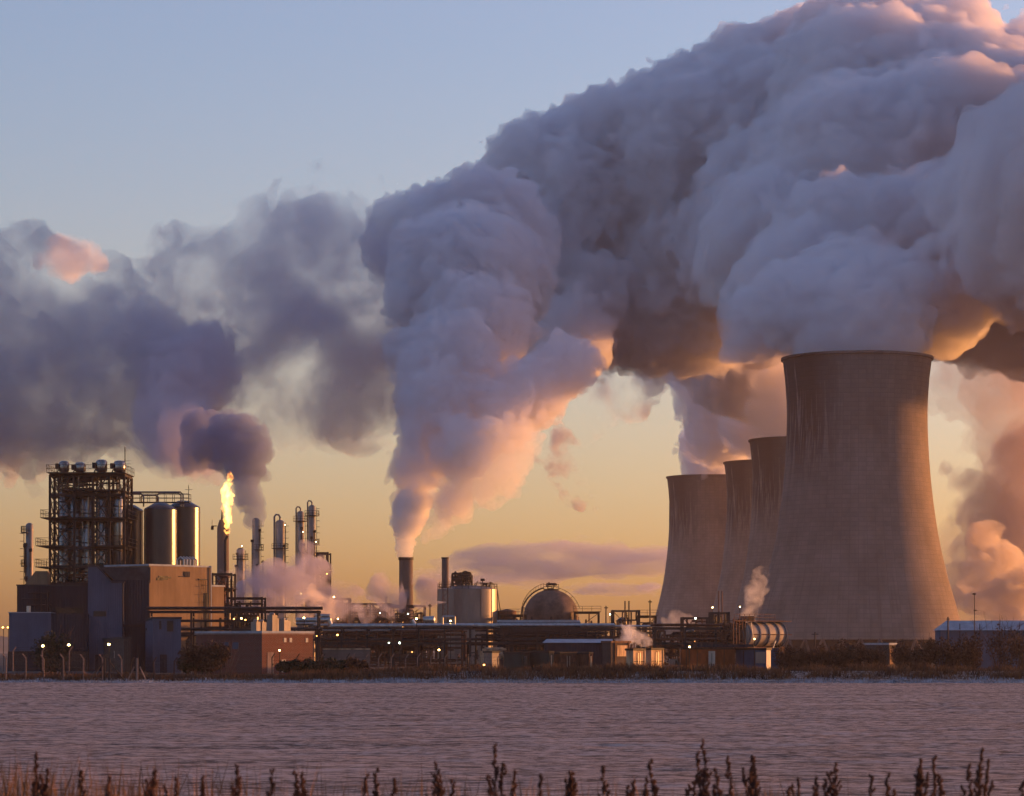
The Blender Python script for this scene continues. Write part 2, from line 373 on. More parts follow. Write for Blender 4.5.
def mat(name, base, rough=.7, metal=0.0, var=.25, scale=1.2, dark=None, stretch=(1, 1, .25), ribs=0, bump=0.0, bricks=False, spec=.4):
    m = bpy.data.materials.new(name); m.use_nodes = True; nt = m.node_tree; L = nt.links; N = nt.nodes
    p = N['Principled BSDF']; p.inputs['Roughness'].default_value = rough; p.inputs['Metallic'].default_value = metal
    p.inputs['Specular IOR Level'].default_value = spec if rough < .5 else .12
    tc = N.new('ShaderNodeTexCoord'); mp = N.new('ShaderNodeMapping'); mp.inputs['Scale'].default_value = stretch
    L.new(tc.outputs['Object'], mp.inputs[0])
    nz = N.new('ShaderNodeTexNoise'); nz.inputs['Scale'].default_value = scale; nz.inputs['Detail'].default_value = 5; nz.inputs['Roughness'].default_value = .65
    L.new(mp.outputs[0], nz.inputs['Vector'])
    cr = N.new('ShaderNodeValToRGB'); dk = dark or tuple(c * (1 - var) ** 2 for c in base)
    cr.color_ramp.elements[0].position = .36; cr.color_ramp.elements[0].color = (*dk, 1)
    cr.color_ramp.elements[1].position = .60; cr.color_ramp.elements[1].color = (*base, 1)
    L.new(nz.outputs[0], cr.inputs[0]); out = cr.outputs[0]
    h = nz.outputs[0]
    if ribs or bricks:
        sx = N.new('ShaderNodeSeparateXYZ'); L.new(tc.outputs['Object'], sx.inputs[0])
        ad = N.new('ShaderNodeMath'); ad.operation = 'ADD'; L.new(sx.outputs[0], ad.inputs[0]); L.new(sx.outputs[1], ad.inputs[1])
        cb = N.new('ShaderNodeCombineXYZ'); L.new(ad.outputs[0], cb.inputs[0]); L.new(sx.outputs[2], cb.inputs[1])
        if ribs:
            wv = N.new('ShaderNodeTexWave'); wv.inputs['Scale'].default_value = ribs; wv.inputs['Distortion'].default_value = 0
            L.new(cb.outputs[0], wv.inputs['Vector']); h = wv.outputs['Fac']; bump = bump or .22
        else:
            br = N.new('ShaderNodeTexBrick'); br.inputs['Scale'].default_value = 1; br.inputs['Brick Width'].default_value = .45; br.inputs['Row Height'].default_value = .15
            br.inputs['Mortar Size'].default_value = .012; br.inputs['Mortar'].default_value = (.16, .14, .13, 1)
            L.new(cb.outputs[0], br.inputs['Vector']); L.new(cr.outputs[0], br.inputs['Color1'])
            br.inputs['Color2'].default_value = (*[c * .75 for c in base], 1); out = br.outputs[0]; h = br.outputs['Fac']
    L.new(out, p.inputs['Base Color'])
    if bump:
        bp = N.new('ShaderNodeBump'); bp.inputs['Strength'].default_value = bump; bp.inputs['Distance'].default_value = .06
        L.new(h, bp.inputs['Height']); L.new(bp.outputs[0], p.inputs['Normal'])
    return m

def emis(name, c, st):
    m = bpy.data.materials.new(name); m.use_nodes = True; nt = m.node_tree; p = nt.nodes['Principled BSDF']
    p.inputs['Base Color'].default_value = (*c, 1); p.inputs['Emission Color'].default_value = (*c, 1); p.inputs['Emission Strength'].default_value = st
    m.cycles.emission_sampling = 'NONE'
    return m

M = dict(
    steel=mat('painted_steel', (.035, .028, .028), .6, 0, .3, 2), rust=mat('rusty_steel', (.13, .06, .04), .7, .2, .35, 3),
    silver=mat('galvanised_steel', (.46, .44, .42), .38, .75, .2, 1.5), vessel=mat('aluminium_cladding', (.20, .185, .18), .24, .9, .2, .8, bump=.15),
    silo=mat('silo_plate', (.04, .038, .045), .22, .12, .2, .6, ribs=1.4, bump=.12), tank=mat('tank_plate', (.20, .17, .155), .4, .3, .2, .35),
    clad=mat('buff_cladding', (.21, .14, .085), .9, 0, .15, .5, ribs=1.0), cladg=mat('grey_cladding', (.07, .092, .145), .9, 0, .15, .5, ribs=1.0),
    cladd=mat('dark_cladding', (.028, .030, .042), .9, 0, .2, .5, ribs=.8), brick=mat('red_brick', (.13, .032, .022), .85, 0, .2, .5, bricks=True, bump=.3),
    brickd=mat('sooty_brick', (.045, .027, .024), .9, 0, .25, .5, bricks=True, bump=.3),
    frost=mat('frosted_roof', (.30, .33, .38), .75, 0, .15, .7, stretch=(1, 1, 1)), felt=mat('roof_felt', (.05, .05, .058), .85, 0, .3, .6, stretch=(1, 1, 1)),
    conc=mat('post_concrete', (.24, .17, .15), .85, 0, .2, 2), concd=mat('chimney_concrete', (.15, .11, .10), .85, 0, .25, .4),
    white=mat('white_panel', (.45, .41, .36), .5, 0, .15, 1.5), orange=mat('orange_container', (.24, .065, .022), .6, .1, .3, 1.2, ribs=2.2),
    blue=mat('blue_container', (.045, .07, .13), .55, .1, .25, 1.2, ribs=2.2), green=mat('green_container', (.03, .042, .04), .6, .1, .25, 1.2, ribs=2.2),
    cream=mat('cream_container', (.45, .30, .19), .6, .1, .35, 1.6, ribs=2.0), glass=mat('dark_glass', (.02, .022, .028), .12, 0, .1, 1),
    wood=mat('dark_pole', (.06, .045, .04), .85, 0, .3, 3),
    lampw=emis('lamp_glow_warm', (1, .66, .22), 14), lampc=emis('lamp_glow_cool', (.75, 1, .72), 9), lampy=emis('lamp_glow_amber', (1, .42, .08), 6),
)
# ---------------------------------------------------------------- ground
def sstep(t): t = np.clip(t, 0, 1); return t * t * (3 - 2 * t)
YARD = .5
def ground_h(x, y):
    x = np.asarray(x, float); y = np.asarray(y, float)
    h = 1.9 * (1 - sstep((y - 24) / 22))
    h = h + YARD * sstep((y - 301) / 8) + .75 * np.exp(-((y - 308) / 3.2) ** 2) * sstep((x + 22) / 12)
    return h
def ground_sheet():
    xs = np.concatenate([[-8000, -2500, -900, -400, -200, -130, -100], np.arange(-80, 80.01, .5), [100, 130, 200, 400, 900, 2500, 8000]])
    ys = np.concatenate([[-300, -100, -40], np.arange(-10, 55, 1.5), np.arange(55, 300, .34), np.arange(300, 311.9, .7), [312]])
    X, Y = np.meshgrid(xs, ys, indexing='ij')
    x, y = X.ravel(), Y.ravel(); H = ground_h(x, y)
    inn = (sstep((y - 40) / 20) * (1 - sstep((y - 298) / 4)))
    def n(a, b, o): return vnoise(np.stack([x / a + o, y / b + o * .7, np.full_like(x, o)], 1))
    H = H + inn * (.034 * n(9, .8, 3) + .032 * n(1.1, .5, 9) + .10 * n(80, 22, 5) + .04 * n(26, 1.9, 31))
    Vv = np.stack([x, y, H], 1); nx, ny = len(xs), len(ys)
    i = (np.arange(nx - 1)[:, None] * ny + np.arange(ny - 1)[None, :]).ravel()
    Q = np.stack([i, i + ny, i + ny + 1, i + 1], 1)
    m = bpy.data.materials.new('frosted_field'); m.use_nodes = True; nt = m.node_tree; N = nt.nodes; L = nt.links; p = N['Principled BSDF']
    tc = N.new('ShaderNodeTexCoord')
    def noise(sc_, st, d=6):
        mp = N.new('ShaderNodeMapping'); mp.inputs['Scale'].default_value = st; L.new(tc.outputs['Object'], mp.inputs[0])
        z = N.new('ShaderNodeTexNoise'); z.inputs['Scale'].default_value = sc_; z.inputs['Detail'].default_value = d; z.inputs['Roughness'].default_value = .7
        L.new(mp.outputs[0], z.inputs['Vector']); return z
    a = noise(3.2, (.5, 1, 1), 9); b = noise(.9, (.07, 1, 1), 7)
    ad = N.new('ShaderNodeMath'); ad.operation = 'MULTIPLY_ADD'; ad.inputs[1].default_value = .55; L.new(b.outputs[0], ad.inputs[0]); L.new(a.outputs[0], ad.inputs[2])
    cr = N.new('ShaderNodeValToRGB'); e = cr.color_ramp.elements
    e[0].position = .67; e[0].color = (.05, .034, .03, 1); e[1].position = .84; e[1].color = (.40, .305, .265, 1)
    q = e.new(.75); q.color = (.20, .14, .11, 1)
    L.new(ad.outputs[0], cr.inputs[0]); L.new(cr.outputs[0], p.inputs['Base Color']); p.inputs['Roughness'].default_value = .85; p.inputs['Specular IOR Level'].default_value = .25
    bp = N.new('ShaderNodeBump'); bp.inputs['Strength'].default_value = .8; bp.inputs['Distance'].default_value = .12
    L.new(a.outputs[0], bp.inputs['Height']); L.new(bp.outputs[0], p.inputs['Normal'])
    o = np_mesh('field', Vv, Q, m, True); o['kind'] = 'structure'
    g = MB(); g.add([(-8000, 312, YARD), (8000, 312, YARD), (8000, 24000, YARD), (-8000, 24000, YARD)], [(0, 1, 2, 3)])
    o = g.build('yard_ground', mat('yard_gravel', (.10, .085, .08), .9, 0, .4, .15, stretch=(1, 1, 1), bump=.3)); o['kind'] = 'structure'
ground_sheet()

def blades(name, x, y, z, h, w, mat_, seed=1, lean=.35):
    """grass: one bent tapering blade of two faces per root"""
    rg = np.random.RandomState(seed); n = len(x); th = rg.rand(n) * 6.283
    ux, uy = np.cos(th) * w, np.sin(th) * w; lx, ly = rg.normal(0, lean, n) * h, rg.normal(0, lean, n) * h
    P = np.zeros((n, 5, 3)); b = np.stack([x, y, z], 1)
    P[:, 0] = b + np.stack([-ux, -uy, 0 * x], 1); P[:, 1] = b + np.stack([ux, uy, 0 * x], 1)
    P[:, 2] = b + np.stack([ux * .7 + lx * .35, uy * .7 + ly * .35, h * .6], 1); P[:, 3] = b + np.stack([-ux * .7 + lx * .35, -uy * .7 + ly * .35, h * .6], 1)
    P[:, 4] = b + np.stack([lx, ly, h], 1)
    me = bpy.data.meshes.new(name); k = np.arange(n)[:, None] * 5
    lv = np.concatenate([k + [0, 1, 2, 3], k + [3, 2, 4]], 1).ravel()
    me.vertices.add(n * 5); me.vertices.foreach_set('co', P.astype(np.float32).ravel())
    me.loops.add(len(lv)); me.loops.foreach_set('vertex_index', lv.astype(np.int32))
    me.polygons.add(2 * n); ls = (np.arange(n)[:, None] * 7 + [0, 4]).ravel(); me.polygons.foreach_set('loop_start', ls.astype(np.int32))
    me.update(calc_edges=True); me.materials.append(mat_)
    o = bpy.data.objects.new(name, me); col.objects.link(o); return o

rg = np.random.RandomState(2)
n = 42000; x = rg.uniform(-75, 75, n); y = 304 + rg.rand(n) ** 1.1 * 9; cl = vnoise(np.stack([x / 2.2, y / 1.5, x * 0 + 4], 1))
h = np.clip(.6 + .6 * cl + rg.normal(0, .12, n), .08, 1.6) * np.where(x > -24, 1, .6)
o = blades('verge_grass', x, y, ground_h(x, y), h, rg.uniform(.02, .05, n), mat('dead_grass', (.17, .08, .04), .8, 0, .35, .6, dark=(.04, .02, .014), stretch=(1, 1, 1)), 3)
tag(o, 'rusty dead grass along the bank beyond the field', 'grass', kind='stuff')
n = 16000; x = rg.uniform(-75, 75, n); y = rg.uniform(299.5, 304.5, n); cl = vnoise(np.stack([x / 1.3, y / 1, x * 0 + 9], 1))
o = blades('frosted_verge', x, y, ground_h(x, y) - .02, np.clip(.18 + .25 * cl + rg.normal(0, .05, n), .04, .6), rg.uniform(.02, .05, n), mat('frosted_grass', (.42, .46, .55), .85, 0, .3, .8, dark=(.12, .12, .14), stretch=(1, 1, 1)), 4)
tag(o, 'pale frosted grass edging the far side of the field', 'grass', kind='stuff')
n = 13000; x = rg.uniform(-4.6, 4.6, n); y = rg.uniform(14, 24, n)
dens = np.clip(.95 - (x + 3.2) / 2.6, .38, 1); k = (rg.rand(n) < dens * (.35 + .8 * (vnoise(np.stack([x / .28, y / 1.2, x * 0 + 8], 1)) > .05))); x, y = x[k], y[k]; n = len(x)
cl = vnoise(np.stack([x / .35, y / .6, x * 0 + 2], 1)); tall = np.clip(.64 - (x + 3) * .03, .42, .7)
o = blades('dry_grass', x, y, ground_h(x, y), np.clip(tall + .14 * cl + rg.normal(0, .06, n), .15, 1.15), rg.uniform(.0028, .0065, n), mat('straw_grass', (.27, .13, .055), .75, 0, .35, 3, dark=(.07, .035, .02), stretch=(1, 1, 1)), 5, .12)
tag(o, 'straw coloured dry grass in front of the field', 'grass', kind='stuff')

# far hills and woodland line
def ridge(name, Y, x0, x1, hgt, seed, m, n=160, depth=400):
    g = MB(); rr = np.linspace(x0, x1, n); p = np.stack([rr / (abs(x1 - x0) / 14), rr * 0 + seed, rr * 0], 1)
    z = YARD + hgt * (.55 + .35 * vnoise(p) + .12 * vnoise(p * 6.1))
    P = [(a, Y, YARD - .2) for a in rr] + [(a, Y + depth * .4, q) for a, q in zip(rr, z)] + [(a, Y + depth, YARD - .2) for a in rr]
    g.add(P, [(i, i + 1, i + 1 + n, i + n) for i in range(n - 1)] + [(i + n, i + 1 + n, i + 1 + 2 * n, i + 2 * n) for i in range(n - 1)])
    o = g.build(name, m, smooth=True); o['kind'] = 'structure'; return o
ridge('hills', 5200, -3000, 3200, 62, 3, mat('far_hill', (.06, .06, .055), .95, 0, .3, .002), depth=1500)
# ---------------------------------------------------------------- cooling towers
def tower_mat():
    m = bpy.data.materials.new('tower_concrete'); m.use_nodes = True; nt = m.node_tree; N = nt.nodes; L = nt.links; p = N['Principled BSDF']
    tc = N.new('ShaderNodeTexCoord'); sx = N.new('ShaderNodeSeparateXYZ'); L.new(tc.outputs['Object'], sx.inputs[0])
    def mth(op, a, b=None, c=None):
        n = N.new('ShaderNodeMath'); n.operation = op
        for i, v in enumerate((a, b, c)):
            if v is None: continue
            if isinstance(v, (int, float)): n.inputs[i].default_value = v
            else: L.new(v, n.inputs[i])
        return n.outputs[0]
    ang = mth('ARCTAN2', sx.outputs[1], sx.outputs[0]); u = mth('MULTIPLY', ang, 26.0)
    cb = N.new('ShaderNodeCombineXYZ'); L.new(u, cb.inputs[0]); L.new(sx.outputs[2], cb.inputs[1])
    def noise(st, sc_, d=6, ro=.65):
        mp = N.new('ShaderNodeMapping'); mp.inputs['Scale'].default_value = st; L.new(cb.outputs[0], mp.inputs[0])
        z = N.new('ShaderNodeTexNoise'); z.inputs['Scale'].default_value = sc_; z.inputs['Detail'].default_value = d; z.inputs['Roughness'].default_value = ro
        L.new(mp.outputs[0], z.inputs['Vector']); return z.outputs[0]
    def ramp(v, a, b, c0, c1):
        r = N.new('ShaderNodeMapRange'); r.inputs['From Min'].default_value = a; r.inputs['From Max'].default_value = b
        r.inputs['To Min'].default_value = c0; r.inputs['To Max'].default_value = c1; L.new(v, r.inputs[0]); return r.outputs[0]
    br = N.new('ShaderNodeTexBrick'); br.offset = 0; br.inputs['Scale'].default_value = 1; br.inputs['Brick Width'].default_value = 2.72; br.inputs['Row Height'].default_value = 1.35
    br.inputs['Mortar Size'].default_value = .13; br.inputs['Mortar Smooth'].default_value = .6; br.inputs['Color1'].default_value = (.92, .92, .92, 1); br.inputs['Color2'].default_value = (1.06, 1.06, 1.06, 1); br.inputs['Mortar'].default_value = (.82, .82, .82, 1)
    L.new(cb.outputs[0], br.inputs['Vector'])
    base = N.new('ShaderNodeValToRGB'); e = base.color_ramp.elements; e[0].position = .3; e[0].color = (.15, .115, .104, 1); e[1].position = .7; e[1].color = (.255, .20, .18, 1)
    L.new(noise((.10, .06, 1), 1.0), base.inputs[0])
    # dark damp stain hanging from the rim on one side, with pale lime runs under it
    left = ramp(ang, -2.35, -1.8, 1, 0)
    run_ = noise((.55, .045, 1), 1.0, 5, .6); hi = ramp(sx.outputs[2], 52, 88, 0, 1)
    st = mth('MULTIPLY', mth('MULTIPLY', ramp(mth('ADD', run_, mth('MULTIPLY', hi, .16)), .47, .56, 0, 1), ramp(sx.outputs[2], 50, 66, 0, 1)), mth('MINIMUM', mth('MAXIMUM', left, .18), 1))
    mx = N.new('ShaderNodeMix'); mx.data_type = 'RGBA'; L.new(st, mx.inputs[0]); L.new(base.outputs[0], mx.inputs[6]); mx.inputs[7].default_value = (.055, .034, .033, 1)
    lime = noise((1.3, .05, 1), 1.0, 3, .6); band = mth('MULTIPLY', ramp(sx.outputs[2], 55, 66, 0, 1), ramp(sx.outputs[2], 84, 74, 0, 1))
    lm = mth('MULTIPLY', mth('MULTIPLY', ramp(lime, .60, .68, 0, .8), band), mth('MAXIMUM', left, 0.0))
    m2 = N.new('ShaderNodeMix'); m2.data_type = 'RGBA'; L.new(lm, m2.inputs[0]); L.new(mx.outputs[2], m2.inputs[6]); m2.inputs[7].default_value = (.30, .26, .25, 1)
    lo = mth('MULTIPLY', ramp(noise((.8, .035, 1), 1.0, 4), .5, .66, 0, .35), ramp(sx.outputs[2], 50, 15, 0, 1))
    m3 = N.new('ShaderNodeMix'); m3.data_type = 'RGBA'; L.new(lo, m3.inputs[0]); L.new(m2.outputs[2], m3.inputs[6]); m3.inputs[7].default_value = (.10, .07, .06, 1)
    ml = N.new('ShaderNodeMix'); ml.data_type = 'RGBA'; ml.blend_type = 'MULTIPLY'; ml.inputs[0].default_value = 1
    L.new(m3.outputs[2], ml.inputs[6]); L.new(br.outputs[0], ml.inputs[7]); L.new(ml.outputs[2], p.inputs['Base Color'])
    p.inputs['Roughness'].default_value = .9; p.inputs['Specular IOR Level'].default_value = .2
    bp = N.new('ShaderNodeBump'); bp.inputs['Strength'].default_value = .6; bp.inputs['Distance'].default_value = .15; L.new(br.outputs[0], bp.inputs['Height']); L.new(bp.outputs[0], p.inputs['Normal'])
    return m
TM = tower_mat()
# (height, radius) of the shell
KP = [(0, 33.4), (6, 31.9), (13, 30.2), (24, 27.1), (36, 24.4), (48, 22.6), (58, 21.6), (68, 21.05), (76, 21.0), (84, 21.5), (90, 22.2)]
def prof_r(z):
    hs = np.array([k[0] for k in KP]); rs = np.array([k[1] for k in KP]); i = np.clip(np.searchsorted(hs, z) - 1, 1, len(hs) - 3)
    t = (z - hs[i]) / (hs[i + 1] - hs[i]); p0, p1, p2, p3 = rs[i - 1], rs[i], rs[i + 1], rs[i + 2]
    return float(.5 * (2 * p1 + (p2 - p0) * t + (2 * p0 - 5 * p1 + 4 * p2 - p3) * t * t + (3 * p1 - p0 - 3 * p2 + p3) * t ** 3)) if 6 < z < 84 else float(np.interp(z, hs, rs))
def cooling_tower(px, Y, label):
    t = thing('cooling_tower', label, 'cooling tower', at(px, Y, YARD), 0, 'concrete cooling towers')
    zs = np.linspace(6, 90, 42); m = MB()
    m.lathe([(prof_r(z), z) for z in zs] + [(prof_r(z) - .6, z) for z in zs[::-1]], 128, closed=True)
    m.build('shell', TM, t, True)
    r = MB(); r.lathe([(22.2, 89.7), (22.75, 89.8), (22.75, 90.5), (21.5, 90.5), (21.5, 89.7)], 128, closed=True); r.build('rim', TM, t, True)
    b = MB(); b.lathe([(33.8, 0), (34.3, 0), (34.3, 1.6), (33.8, 1.6)], 96, closed=True); b.build('basin_wall', M['concd'], t, True)
    b = MB(); b.lathe([(29.6, 0), (29.6, 6.3)], 64); b.build('packing', M['cladd'], t, True)
    for k in range(36):
        a0, a1, a2 = [2 * math.pi * (k + q) / 36 for q in (0, .5, 1)]
        g = MB()
        for q in (a0, a2): g.tube([(33.2 * math.cos(q), 33.2 * math.sin(q), 0), (31.6 * math.cos(a1), 31.6 * math.sin(a1), 6.1)], .4, 6)
        g.build('leg', M['concd'], t)
    return t
cooling_tower(857, 853, 'largest and nearest cooling tower, dark stain down its left shoulder, sunlit right edge')
cooling_tower(803, 1185, 'second cooling tower back, half hidden behind the largest one')
cooling_tower(772, 1326, 'third cooling tower back, only a sliver of its rim and wall showing')
cooling_tower(711, 1438, 'farthest and leftmost cooling tower, with a slim stack beside it')
# ---------------------------------------------------------------- chemical works on the left
A = R(52)                                      # heading of the sunlit walls
def block(name, label, cat, px0, px1, Y, ytop, m_wall, left_px=None, L2=None, ybot=None, roof=M['frost'], wallname='wall', parapet=True, a=A, base=YARD, roofname='roof'):
    """rotated block: near corner at column px0, sunlit wall running back to column px1, shaded wall to column left_px"""
    t = thing(name, label, cat, at(px0, Y, base), a)
    L = run(px0, Y, px1, a)
    if L2 is None: L2 = run(px0, Y, left_px, a + math.pi / 2)
    H = PZ(ytop, Y) - base; m = MB(); m.span((0, 0, 0), (L, L2, H - .25)); m.build(wallname, m_wall, t)
    r = MB(); r.span((-.12, -.12, H - .25), (L + .12, L2 + .12, H)); r.build(roofname, roof, t)
    return t, L, L2, H
def ypx(py, Y, base=YARD): return PZ(py, Y) - base

# main buff-clad hall with the sunlit wall
t, L, W2, H = block('process_hall', 'tall hall clad in ribbed sheet, its long wall glowing orange in the low sun', 'building', 149, 211, 408, 564, M['clad'], L2=9)
g = MB()
zq = ypx(583, 412); g.box((L * .22, -.03, zq + .7), (L * .14, .12, .55)); g.box((L * .30, -.03, zq + .75), (L * .10, .12, .25)); g.box((L * .17, -.03, zq + .5), (L * .10, .12, .4)); g.build('louvre', M['glass'], t)
g = MB(); g.box((L * .60, -.05, zq + 1.3), (L * .09, .16, .8)); g.box((L * .53, -.05, zq + .95), (L * .12, .1, .12)); g.build('vent_panel', M['cladd'], t)
g = MB(); g.ladder((L * .86, -.15), 3, zq + .4, .9, True, (0, -1)); g.box((L * .86, -.1, zq + .6), (1.8, .3, .2)); g.box((L * .92, -.1, 5), (.25, .2, zq)); g.build('ladder', M['steel'], t)
g = MB(); g.box((L * .5, -.04, 1.8), (L * .99, .1, 1.6)); g.build('window', M['glass'], t)
for q in (.985,):
    g = MB(); g.tube([(L * q, -.2, 0), (L * q, -.2, H)], .12, 6); g.build('drainpipe', M['silver'], t)
g = MB()
for i in range(5):
    x = L * (.72 + .05 * i); g.tube([(x, 2, H), (x, 2, H + .9), (x, 2.7, H + 1.3), (x, 3.4, H + .9), (x, 3.4, H)], .14, 6)
g.build('roof_pipe', M['silver'], t)
g = MB(); g.tube([(L * .55, -.8, 4.1), (L * .6, -.8, 5), (L * .7, -.8, 5.7), (L * .8, -.8, 5.3), (L * .86, -.8, 4.4)], .28, 8); g.build('arched_pipe', M['steel'], t, True)

block('switch_house', 'small ribbed extension beyond the right end of the orange hall', 'building', 212, 224, 422, 585, M['clad'], L2=6)

# gabled grey building left of the hall
t = thing('gable_building', 'grey gable fronted building between the hall and the steel tower', 'building', at(88, 404, YARD), R(6))
w = run(88, 404, 124, R(6)); z1 = ypx(567, 404); z2 = ypx(583, 404)
m = MB(); m.prism([(0, 0), (w, 0), (w, z2), (w * .66, z2), (w * .25, z1), (0, z1)], 0, 12); m.build('wall', M['cladg'], t)
m = MB(); m.prism([(-.1, z1), (w * .25, z1), (w * .66, z2), (w + .1, z2), (w + .1, z2 + .22), (w * .66, z2 + .22), (w * .25, z1 + .22), (-.1, z1 + .22)], -.15, 12.15); m.build('roof', M['felt'], t)
m = MB(); m.prism([(w * .3, z1), (run(88, 404, 150, R(6)), z1 + .1), (run(88, 404, 150, R(6)), z1 - 2.2), (w * .75, z2 + .3)], 3, 12); m.build('side_roof', M['felt'], t)
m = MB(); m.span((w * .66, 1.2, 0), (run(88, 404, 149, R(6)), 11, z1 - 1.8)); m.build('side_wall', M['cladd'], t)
m = MB(); m.tube([(w - .15, -.12, 0), (w - .15, -.12, z2)], .09, 6); m.build('drainpipe', M['steel'], t)
m = MB(); m.span((w * .98, -.06, z2 * .50), (w * 1.5, .1, z2 * .53)); m.build('ledge', M['steel'], t)

for q, zz in ((.2, .3), (.45, .3)):
    m = MB(); m.span((w * q, -.05, 0), (w * q + 1.1, .02, 2.3)); m.build('door', M['cladd'], t)
m = MB(); m.span((w * .15, -.05, z2 * .62), (w * .5, .02, z2 * .68)); m.build('louvre', M['glass'], t)
# stepped blocks further left
t = thing('plant_block', 'dark block with frosted lean-to roof at the foot of the steel tower', 'building', at(17, 410, YARD), R(4))
a0 = R(4); w = run(17, 410, 88, a0); z = ypx(586, 410)
m = MB(); m.span((0, 0, 0), (w, 9, z)); m.build('wall', M['cladd'], t)
m = MB(); m.span((-.1, -.1, z), (w + .1, 9.1, z + .2)); m.build('roof', M['felt'], t)
m = MB(); x0 = run(17, 410, 23, a0); x1 = run(17, 410, 46, a0); m.prism([(x0, z + .2), (x1, z + .2), (x1, z + 2.2), (x0 + 1.6, z + 2.2)], 2, 7); m.build('lean_to_roof', M['clad'], t)
m = MB(); m.span((w * .55, -.06, z * .55), (w * .93, .1, z * .74)); m.build('window_strip', M['glass'], t)
m = MB(); pipes(m, (w * .05, -1, z * .5), (w * .5, -.3, z * .95), 10, (.06, .14), 3); m.build('pipework', M['steel'], t)
m = MB(); m.rail([(-.5, -2.2, z * .52), (w * .18, -2.2, z * .52)], 1.5, .05); m.build('railing', M['steel'], t)
t = thing('annex', 'low pale blue grey clad annex at the far left edge', 'building', at(9, 402, YARD), R(3))
w = run(9, 402, 88, R(3)); z = ypx(613, 402)
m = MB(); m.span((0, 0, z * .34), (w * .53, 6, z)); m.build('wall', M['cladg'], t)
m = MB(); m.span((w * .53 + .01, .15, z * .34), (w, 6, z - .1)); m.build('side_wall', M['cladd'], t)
m = MB(); m.span((-.2, .3, 0), (w, 6, z * .34 - .01)); m.build('base_wall', M['brickd'], t)
m = MB(); m.span((-.1, -.1, z), (w * .53, 6.1, z + .12)); m.build('roof', M['frost'], t)
m = MB(); m.span((w * .24, -.02, 0), (w * .24 + 1.8, .29, 2.6)); m.build('door', M['cladd'], t)
m = MB(); m.tube([(w * .15 + 1, .8, z), (w * .15 + 1, .8, z + 1)], .3, 10); m.build('vent', M['silver'], t)
for q in (-.3, .3):
    pass
# blue-grey corner building in front of the hall
t, L, W2, H = block('corner_building', 'blue grey box building in front of the orange hall, with two faces showing', 'building', 153, 181, 372, 617, M['cladg'], left_px=126, roof=M['felt'], a=R(9))
g = MB(); g.span((L * .5, -.06, H * .74), (L * .72, .02, H * .93)); g.build('window', M['glass'], t); g = MB(); g.span((L * .22, -.06, H * .78), (L * .30, .02, H * .93)); g.build('window', M['glass'], t)
g = MB(); g.span((L * .25, -.06, 0), (L * .5, .02, 2.4)); g.build('door', M['cladd'], t)
# dark brick base behind the fence
t, L, W2, H = block('brick_store', 'low sooty brick store behind the fence lamps', 'building', 124, 131, 366, 637, M['brickd'], left_px=62, roof=M['felt'], a=R(12))
for q, w_ in ((.10, .75), (.26, .75), (.36, .75)):
    for s_ in (-1,):
        g = MB(); yy = W2 * q * 1.1 + .4; g.span((-.05, yy, H * .42), (.02, yy + .75, H * .42 + .85)); f = g.build('window', M['white'], t)
        g = MB(); g.span((-.08, yy + .14, H * .42 + .14), (-.03, yy + .61, H * .42 + .71)); g.build('pane', M['glass'], f)

# red brick building
t, L, W2, H = block('brick_building', 'red brick flat roofed building with a pale door and roof vents', 'building', 262, 313, 352, 631, M['brick'], left_px=196, roof=M['frost'], a=R(48))
g = MB(); g.span((L * .10, -.06, 0), (L * .22, .03, 2.7)); d = g.build('door', M['conc'], t)
g = MB(); g.box((L * .20, -.10, 1.2), (.12, .08, .25)); g.build('handle', M['steel'], d)
g = MB(); g.span((L * .38, -.06, .2), (L * .46, .03, 1.8)); g.build('hatch', M['white'], t)
for q in (.42, .53, .85):
    g = MB(); g.span((L * q, -.06, H * .74), (L * q + .42, .03, H * .84)); g.build('window', M['white'], t)
for i, (xq, hh, ww) in enumerate(((.02, 1.15, .7), (.13, 1.1, .7), (.33, 2.0, .85), (.40, 1.6, .5), (.56, 1.4, .6), (.63, 1.3, .5))):
    g = MB(); g.span((L * xq, 1.2, H + .003), (L * xq + ww, 2.2, H + hh)); g.lathe([(ww * .42, 0), (ww * .42, .2), (ww * .2, .32)], 8, (L * xq + ww / 2, 1.7, H + hh)); g.build('roof_vent', M['tank'], t)
for q in (.35, .5):
    g = MB(); g.span((-.05, W2 * q, H * .58), (.02, W2 * q + 1.1, H * .74)); g.build('blind_window', M['cladg'], t)
g = MB(); g.span((-.16, -.16, H - .42), (L + .16, W2 + .16, H - .253)); g.build('cornice', M['conc'], t)

# silos
def silo(px, w, Y, ytop, ysh, label):
    r = W(w, Y) / 2; t = thing('silo', label, 'silo', at(px, Y, YARD), 0, 'smooth metal storage silos')
    z1, z2 = ypx(ysh, Y), ypx(ytop, Y); m = MB()
    m.lathe([(r, 9), (r, z1)], 48, (0, 0, 0)); m.build('shell', M['silo'], t, True)
    m = MB(); m.lathe([(r + .03, z1 - .003), (r * .96, z1 + .2), (r * .35, z2), (.3, z2 + .05)], 48); m.build('cone_roof', M['silo'], t, True)
    m = MB()
    for k in range(8):
        a = k * math.pi / 4; m.tube([(r * .9 * math.cos(a), r * .9 * math.sin(a), 0), (r * .9 * math.cos(a), r * .9 * math.sin(a), 9)], .18, 6)
    m.build('support_leg', M['steel'], t)
    m = MB()
    for z in np.arange(11, z1, 2.6): m.lathe([(r + .01, z), (r + .05, z), (r + .05, z + .1), (r + .01, z + .1)], 48, closed=True)
    m.build('hoop', M['silo'], t)
    return t, r, z1, z2
silo(130, 26, 432, 505, 511, 'leftmost dark silo, standing half behind the steel tower')
